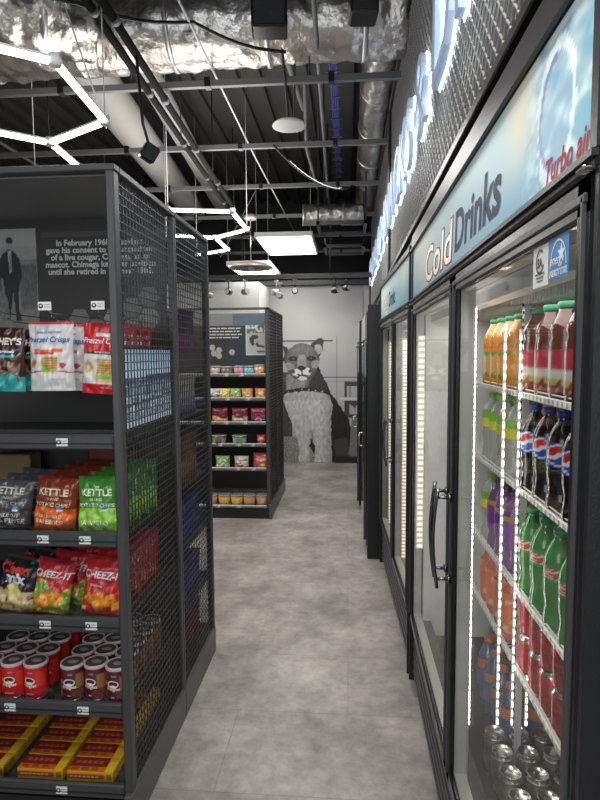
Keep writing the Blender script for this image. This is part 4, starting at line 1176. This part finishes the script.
for k,(a,b_) in enumerate((((-1.32,2.55,3.3),(-1.12,2.7,2.55)),((-.98,6.2,3.2),(-1.45,6.6,2.6)))):
    m=MB(); m.tube([a,b_],.004,wt,6); tag(m.build('suspension_cable'),('thin slanting wire above the hexagonal lamp' if k==0 else 'thin slanting wire beside the saucer lamp'),'wire')
# speaker boxes
def spk(x,y,z,w,h,d,label,n,rx=0):
    R_=empty('ceiling_speaker',(x,y,z),0,label,'speaker')
    m=MB(); m.box((-w/2,-d/2,-h/2),(w/2,d/2,h/2),black2,.008); m.build('speaker_case',R_)
    m=MB(); m.box((-w/2+.012,-d/2-.003,-h/2+.012),(w/2-.012,-d/2,h/2-.012),M('speaker_grille',(.03,.03,.03),.8,0,.4,400)); m.build('grille',R_)
    m=MB(); m.tube([(0,0,h/2),(0,0,ZC-z)],.008,black,8); m.build('hanger_rod',R_)
    if n: m=MB(); m.box((-.02,-d/2-.0045,h/2-.03),(.01,-d/2-.003,h/2-.022),emis('green_led',(.3,1,.5),1.5)); m.build('status_light',R_)
    R_.rotation_euler=(rx,0,.1)
spk(-.34,2.62,2.985,.155,.19,.12,'black speaker box above the round white disc, in front of silver duct',1)
spk(.065,2.62,2.99,.12,.13,.12,'black speaker box near the bend of the silver ducts',0)
# disc
R_=empty('ceiling_disc',(-.313,3.166,2.70),0,'round white disc fixture hanging on a thin black rod','ceiling fixture')
m=MB(); m.lathe([(.02,.03),(.075,.022),(.088,.010),(.088,.002),(.080,0),(.001,-.001)],M('disc_shell',(.72,.70,.64),.5),32); m.build('disc_body',R_)
m=MB(); m.tube([(0,0,.02),(-.04,-.2,.62)],.007,black,8); m.tube([(.03,0,.02),(.04,0,1.04)],.006,black,8); m.build('hanger_rod',R_)
# hexagonal lights
tube_e=emis('led_tube',(1,.98,.93),9)
def hexlight(pts,segs,label):
    R_=empty('hexagonal_lamp',(0,0,0),0,label,'ceiling lamp','hexagonal tube lamps')
    for i,j in segs:
        m=MB(); a=Vector(pts[i]); b_=Vector(pts[j]); m.bar(a,b_,.018,.016,tube_e); m.bar(a+Vector((0,0,.012)),b_+Vector((0,0,.012)),.022,.008,white); m.build('light_tube',R_)
    for k,p in enumerate(pts):
        m=MB(); m.lathe([(.020,-.012),(.022,0),(.020,.022)],whitew,12,p); m.build('connector',R_)
        if k%2==0: MB().tube([(p[0],p[1],p[2]+.02),(p[0],p[1],ZC)],.0025,wt,5).build('hanging_wire',R_)
ZH=2.45
hexlight([(-1.35,1.60,ZH),(-.95,1.891,ZH),(-.992,2.378,ZH),(-1.335,2.582,ZH),(-1.66,2.30,ZH),(-1.366,2.95,ZH),(-1.72,3.15,ZH)],[(0,1),(1,2),(2,3),(3,4),(3,5),(5,6)],'bright white hexagonal tube lamp hanging over the nearest shelf unit')
hexlight([(-1.186,3.824,ZH),(-.777,3.924,ZH),(-.776,4.497,ZH),(-1.09,4.772,ZH),(-1.45,4.62,ZH),(-1.098,5.328,ZH),(-1.449,5.558,ZH)],[(0,1),(1,2),(2,3),(3,4),(3,5),(5,6)],'bright white hexagonal tube lamp farther down, beyond the second shelf unit')
def panel_light(x0,x1,y0,y1,z,label,skew=0):
    R_=empty('ceiling_light_panel',(0,0,0),0,label,'ceiling light')
    m=MB(); m.box((x0-.02,y0-.02,z),(x1+.02,y1+.02,z+.05),white); m.build('frame',R_)
    m=MB(); m.box((x0,y0,z-.004),(x1,y1,z),emis('panel_diffuser',(1,.99,.95),5)); m.build('diffuser',R_)
    for xx in (x0,x1): MB().tube([(xx,y0,z+.05),(xx,y0,ZC)],.003,wt,5).build('hanging_wire',R_)
panel_light(-.985,-.40,6.3,7.42,2.75,'bright rectangular light panel nearest the mural above the aisle')
panel_light(-1.36,-.90,6.6,7.6,2.50,'bright light panel partly behind the saucer lamp')
R_=empty('saucer_lamp',(-.895,5.38,2.29),0,'wide shallow saucer lamp hanging on a long thin stem','pendant lamp')
m=MB(); m.lathe([(.03,.055),(.10,.048),(.17,.028),(.205,.0),(.20,-.004),(.16,.018),(.03,.04)],M('saucer_metal',(.38,.33,.30),.4,.4),36); m.build('lamp_shade',R_)
m=MB(); m.lathe([(.001,-.03),(.03,-.02),(.035,.01),(.02,.04)],M('lamp_bulb',(.7,.7,.7),.2),16); m.build('bulb',R_)
m=MB(); m.tube([(0,0,.05),(0,0,.46)],.007,steel,8); m.lathe([(.055,.44),(.06,.455),(.05,.48),(.02,.49)],M('saucer_metal'),20); m.build('stem',R_)
# track lights
def tl(head_black):
    def mk():
        mm=black2 if head_black else M('grey_lamp_metal',(.35,.35,.34),.4,.3)
        R_=empty('track_spotlight')
        m=MB(); m.tube([(0,0,0),(0,0,-.10)],.007,mm,8); m.box((-.03,-.012,-.005),(.03,.012,.02),mm); m.build('stem',R_)
        m=MB(); m.lathe([(.030,-.05),(.036,-.03),(.036,.04),(.03,.055)],mm,18,(0,0,0),True,'y'); m.lathe([(.028,-.052),(.001,-.051)],M('lamp_lens',(.5,.5,.45),.2),18,(0,0,0),True,'y',capb=False)
        h=m.build('lamp_head',R_); h.location=(0,-.01,-.125)
        return R_
    return mk
TLb=Proto(tl(True)); TLg=Proto(tl(False))
tpos=[(-1.59,6.6,2.30,0,'first from the left'),(-1.36,6.6,2.33,1,'second from the left'),(-1.17,6.6,2.33,0,'third from the left'),(-.83,6.75,2.33,0,'just right of the white bulkhead, upper'),(-.75,6.4,2.26,0,'just right of the bulkhead, middle'),(-.60,6.6,2.33,1,'alone above the cougar ears'),(-.145,6.6,2.33,1,'pair near the right corner, inner one'),(-.02,6.75,2.37,1,'pair near the right corner, outer one')]
for x,y,z,bk_,nm in tpos:
    (TLb if bk_ else TLg).put((x,y,z),(0,0,random.uniform(-.9,.9)),('black' if bk_ else 'grey')+' track spotlight, '+nm,'track light','track spotlights before the mural wall')
for i,(y,z) in enumerate(((6.6,2.345),(6.75,2.385))):
    m=MB(); m.box((-2.6,y-.02,z),(.28,y+.02,z+.03),black)
    for xx in (-2.2,-1.2,-.2): m.tube([(xx,y,z),(xx,y,ZC)],.005,black,6)
    tag(m.build('light_track'),'black lighting track before the mural wall, '+('front one' if i==0 else 'rear one'),'track')
# single spot near first unit
R_=empty('spotlight',(-.905,2.66,2.42),0,'black spotlight hanging above the corner of the nearest shelf unit','spotlight')
m=MB(); m.box((-.035,-.05,-.04),(.035,.05,.035),black2,.008); o=m.build('lamp_head',R_); o.rotation_euler=(.3,.5,.6)
m=MB(); m.tube([(0,0,.03),(-.02,-.02,.12),(-.05,0,.45)],.007,black,8); m.build('stem',R_)
# dark dropped frames at the far ceiling
for i,(y,z,x0_,x1_,nm) in enumerate(((5.6,2.72,-.30,.18,'short frame beside the short silver duct'),(6.25,2.62,-.26,.18,'short frame before the rectangular light'))):
    m=MB()
    for a,b_ in (((x0_,y,z),(x1_,y+.03,z+.03)),((x0_,y+.5,z),(x1_,y+.53,z+.03)),((x0_,y,z),(x0_+.03,y+.53,z+.03)),((x1_-.03,y,z),(x1_,y+.53,z+.03))): m.box(a,b_,black)
    for xx in (x0_+.01,x1_-.02): m.box((xx,y,z),(xx+.015,y+.015,ZC-.2),black)
    tag(m.build('ceiling_frame'),'black hanging '+nm,'frame')

# ------------------------------------------------------------------ lights
def area(name,loc,rot,sx,sy,e,col=(1,.97,.92),spread=None):
    l=bpy.data.lights.new(name,'AREA'); l.shape='RECTANGLE'; l.size=sx; l.size_y=sy; l.energy=e; l.color=col
    if spread: l.spread=spread
    o=bpy.data.objects.new(name,l); COL.objects.link(o); o.location=loc; o.rotation_euler=rot; return o
area('aisle_fill_or_panel_light',(-.2,.4,2.8),(0,0,0),.6,1.2,26)  # added fill over the aisle, no fixture here
area('aisle_fill_or_panel_light',(-.35,4.3,2.85),(0,0,0),.6,1.2,26)  # unseen fill standing in for ceiling panels
area('aisle_fill_or_panel_light',(-.55,6.6,2.72),(0,0,0),.6,1.1,13)  # carries the light of the rectangular panel above it
area('shop_fill_light',(-2.6,4.2,2.85),(0,0,0),1.2,1.2,40)  # added fill above the shelf units, no fixture here
area('shop_front_daylight',(-.6,-1.4,1.9),(math.radians(90),0,0),3.0,1.6,30,(.9,.95,1))
area('upward_glow',(-1.0,4.2,2.50),(PI,0,0),1.0,3.0,24)  # unseen fill added to brighten the ceiling deck
area('fridge_tube_light',(.35,1.60,1.05),(0,math.radians(90),math.radians(-30)),1.1,.03,2.5,(1,.96,.9))
area('fridge_top_light',(.45,1.15,1.62),(0,0,0),.15,.7,1.1,(1,.96,.9))
area('fridge_top_light',(.45,2.05,1.62),(0,0,0),.15,.7,1.1,(1,.96,.9))
area('fridge_top_light',(.42,3.3,1.60),(0,0,0),.15,1.1,3,(1,.96,.9))
w=bpy.data.worlds.new('World'); SC.world=w; w.use_nodes=True
w.node_tree.nodes['Background'].inputs[0].default_value=(.55,.62,.72,1); w.node_tree.nodes['Background'].inputs[1].default_value=.35

# ------------------------------------------------------------------ camera
f=578.0; vpx,vpy=348.0,353.0
d=Vector((vpx-300,400-vpy,-f)).normalized(); roll=0.0
up=Vector((math.sin(roll),math.cos(roll),0)); up=(up-d*up.dot(d)).normalized(); xx=d.cross(up)
R3=Matrix((xx,d,up))
cd=bpy.data.cameras.new('Camera'); cam=bpy.data.objects.new('Camera',cd); COL.objects.link(cam)
cam.matrix_world=Matrix.Translation((0,0,1.5)) @ R3.to_4x4()
cd.sensor_fit='VERTICAL'; cd.sensor_height=24; cd.lens=f/800*24; cd.clip_start=.02; cd.clip_end=60
SC.camera=cam
SC.view_settings.view_transform='Standard'; SC.view_settings.look='None'; SC.view_settings.gamma=1; SC.view_settings.use_curve_mapping=False
SC.view_settings.exposure=0.25
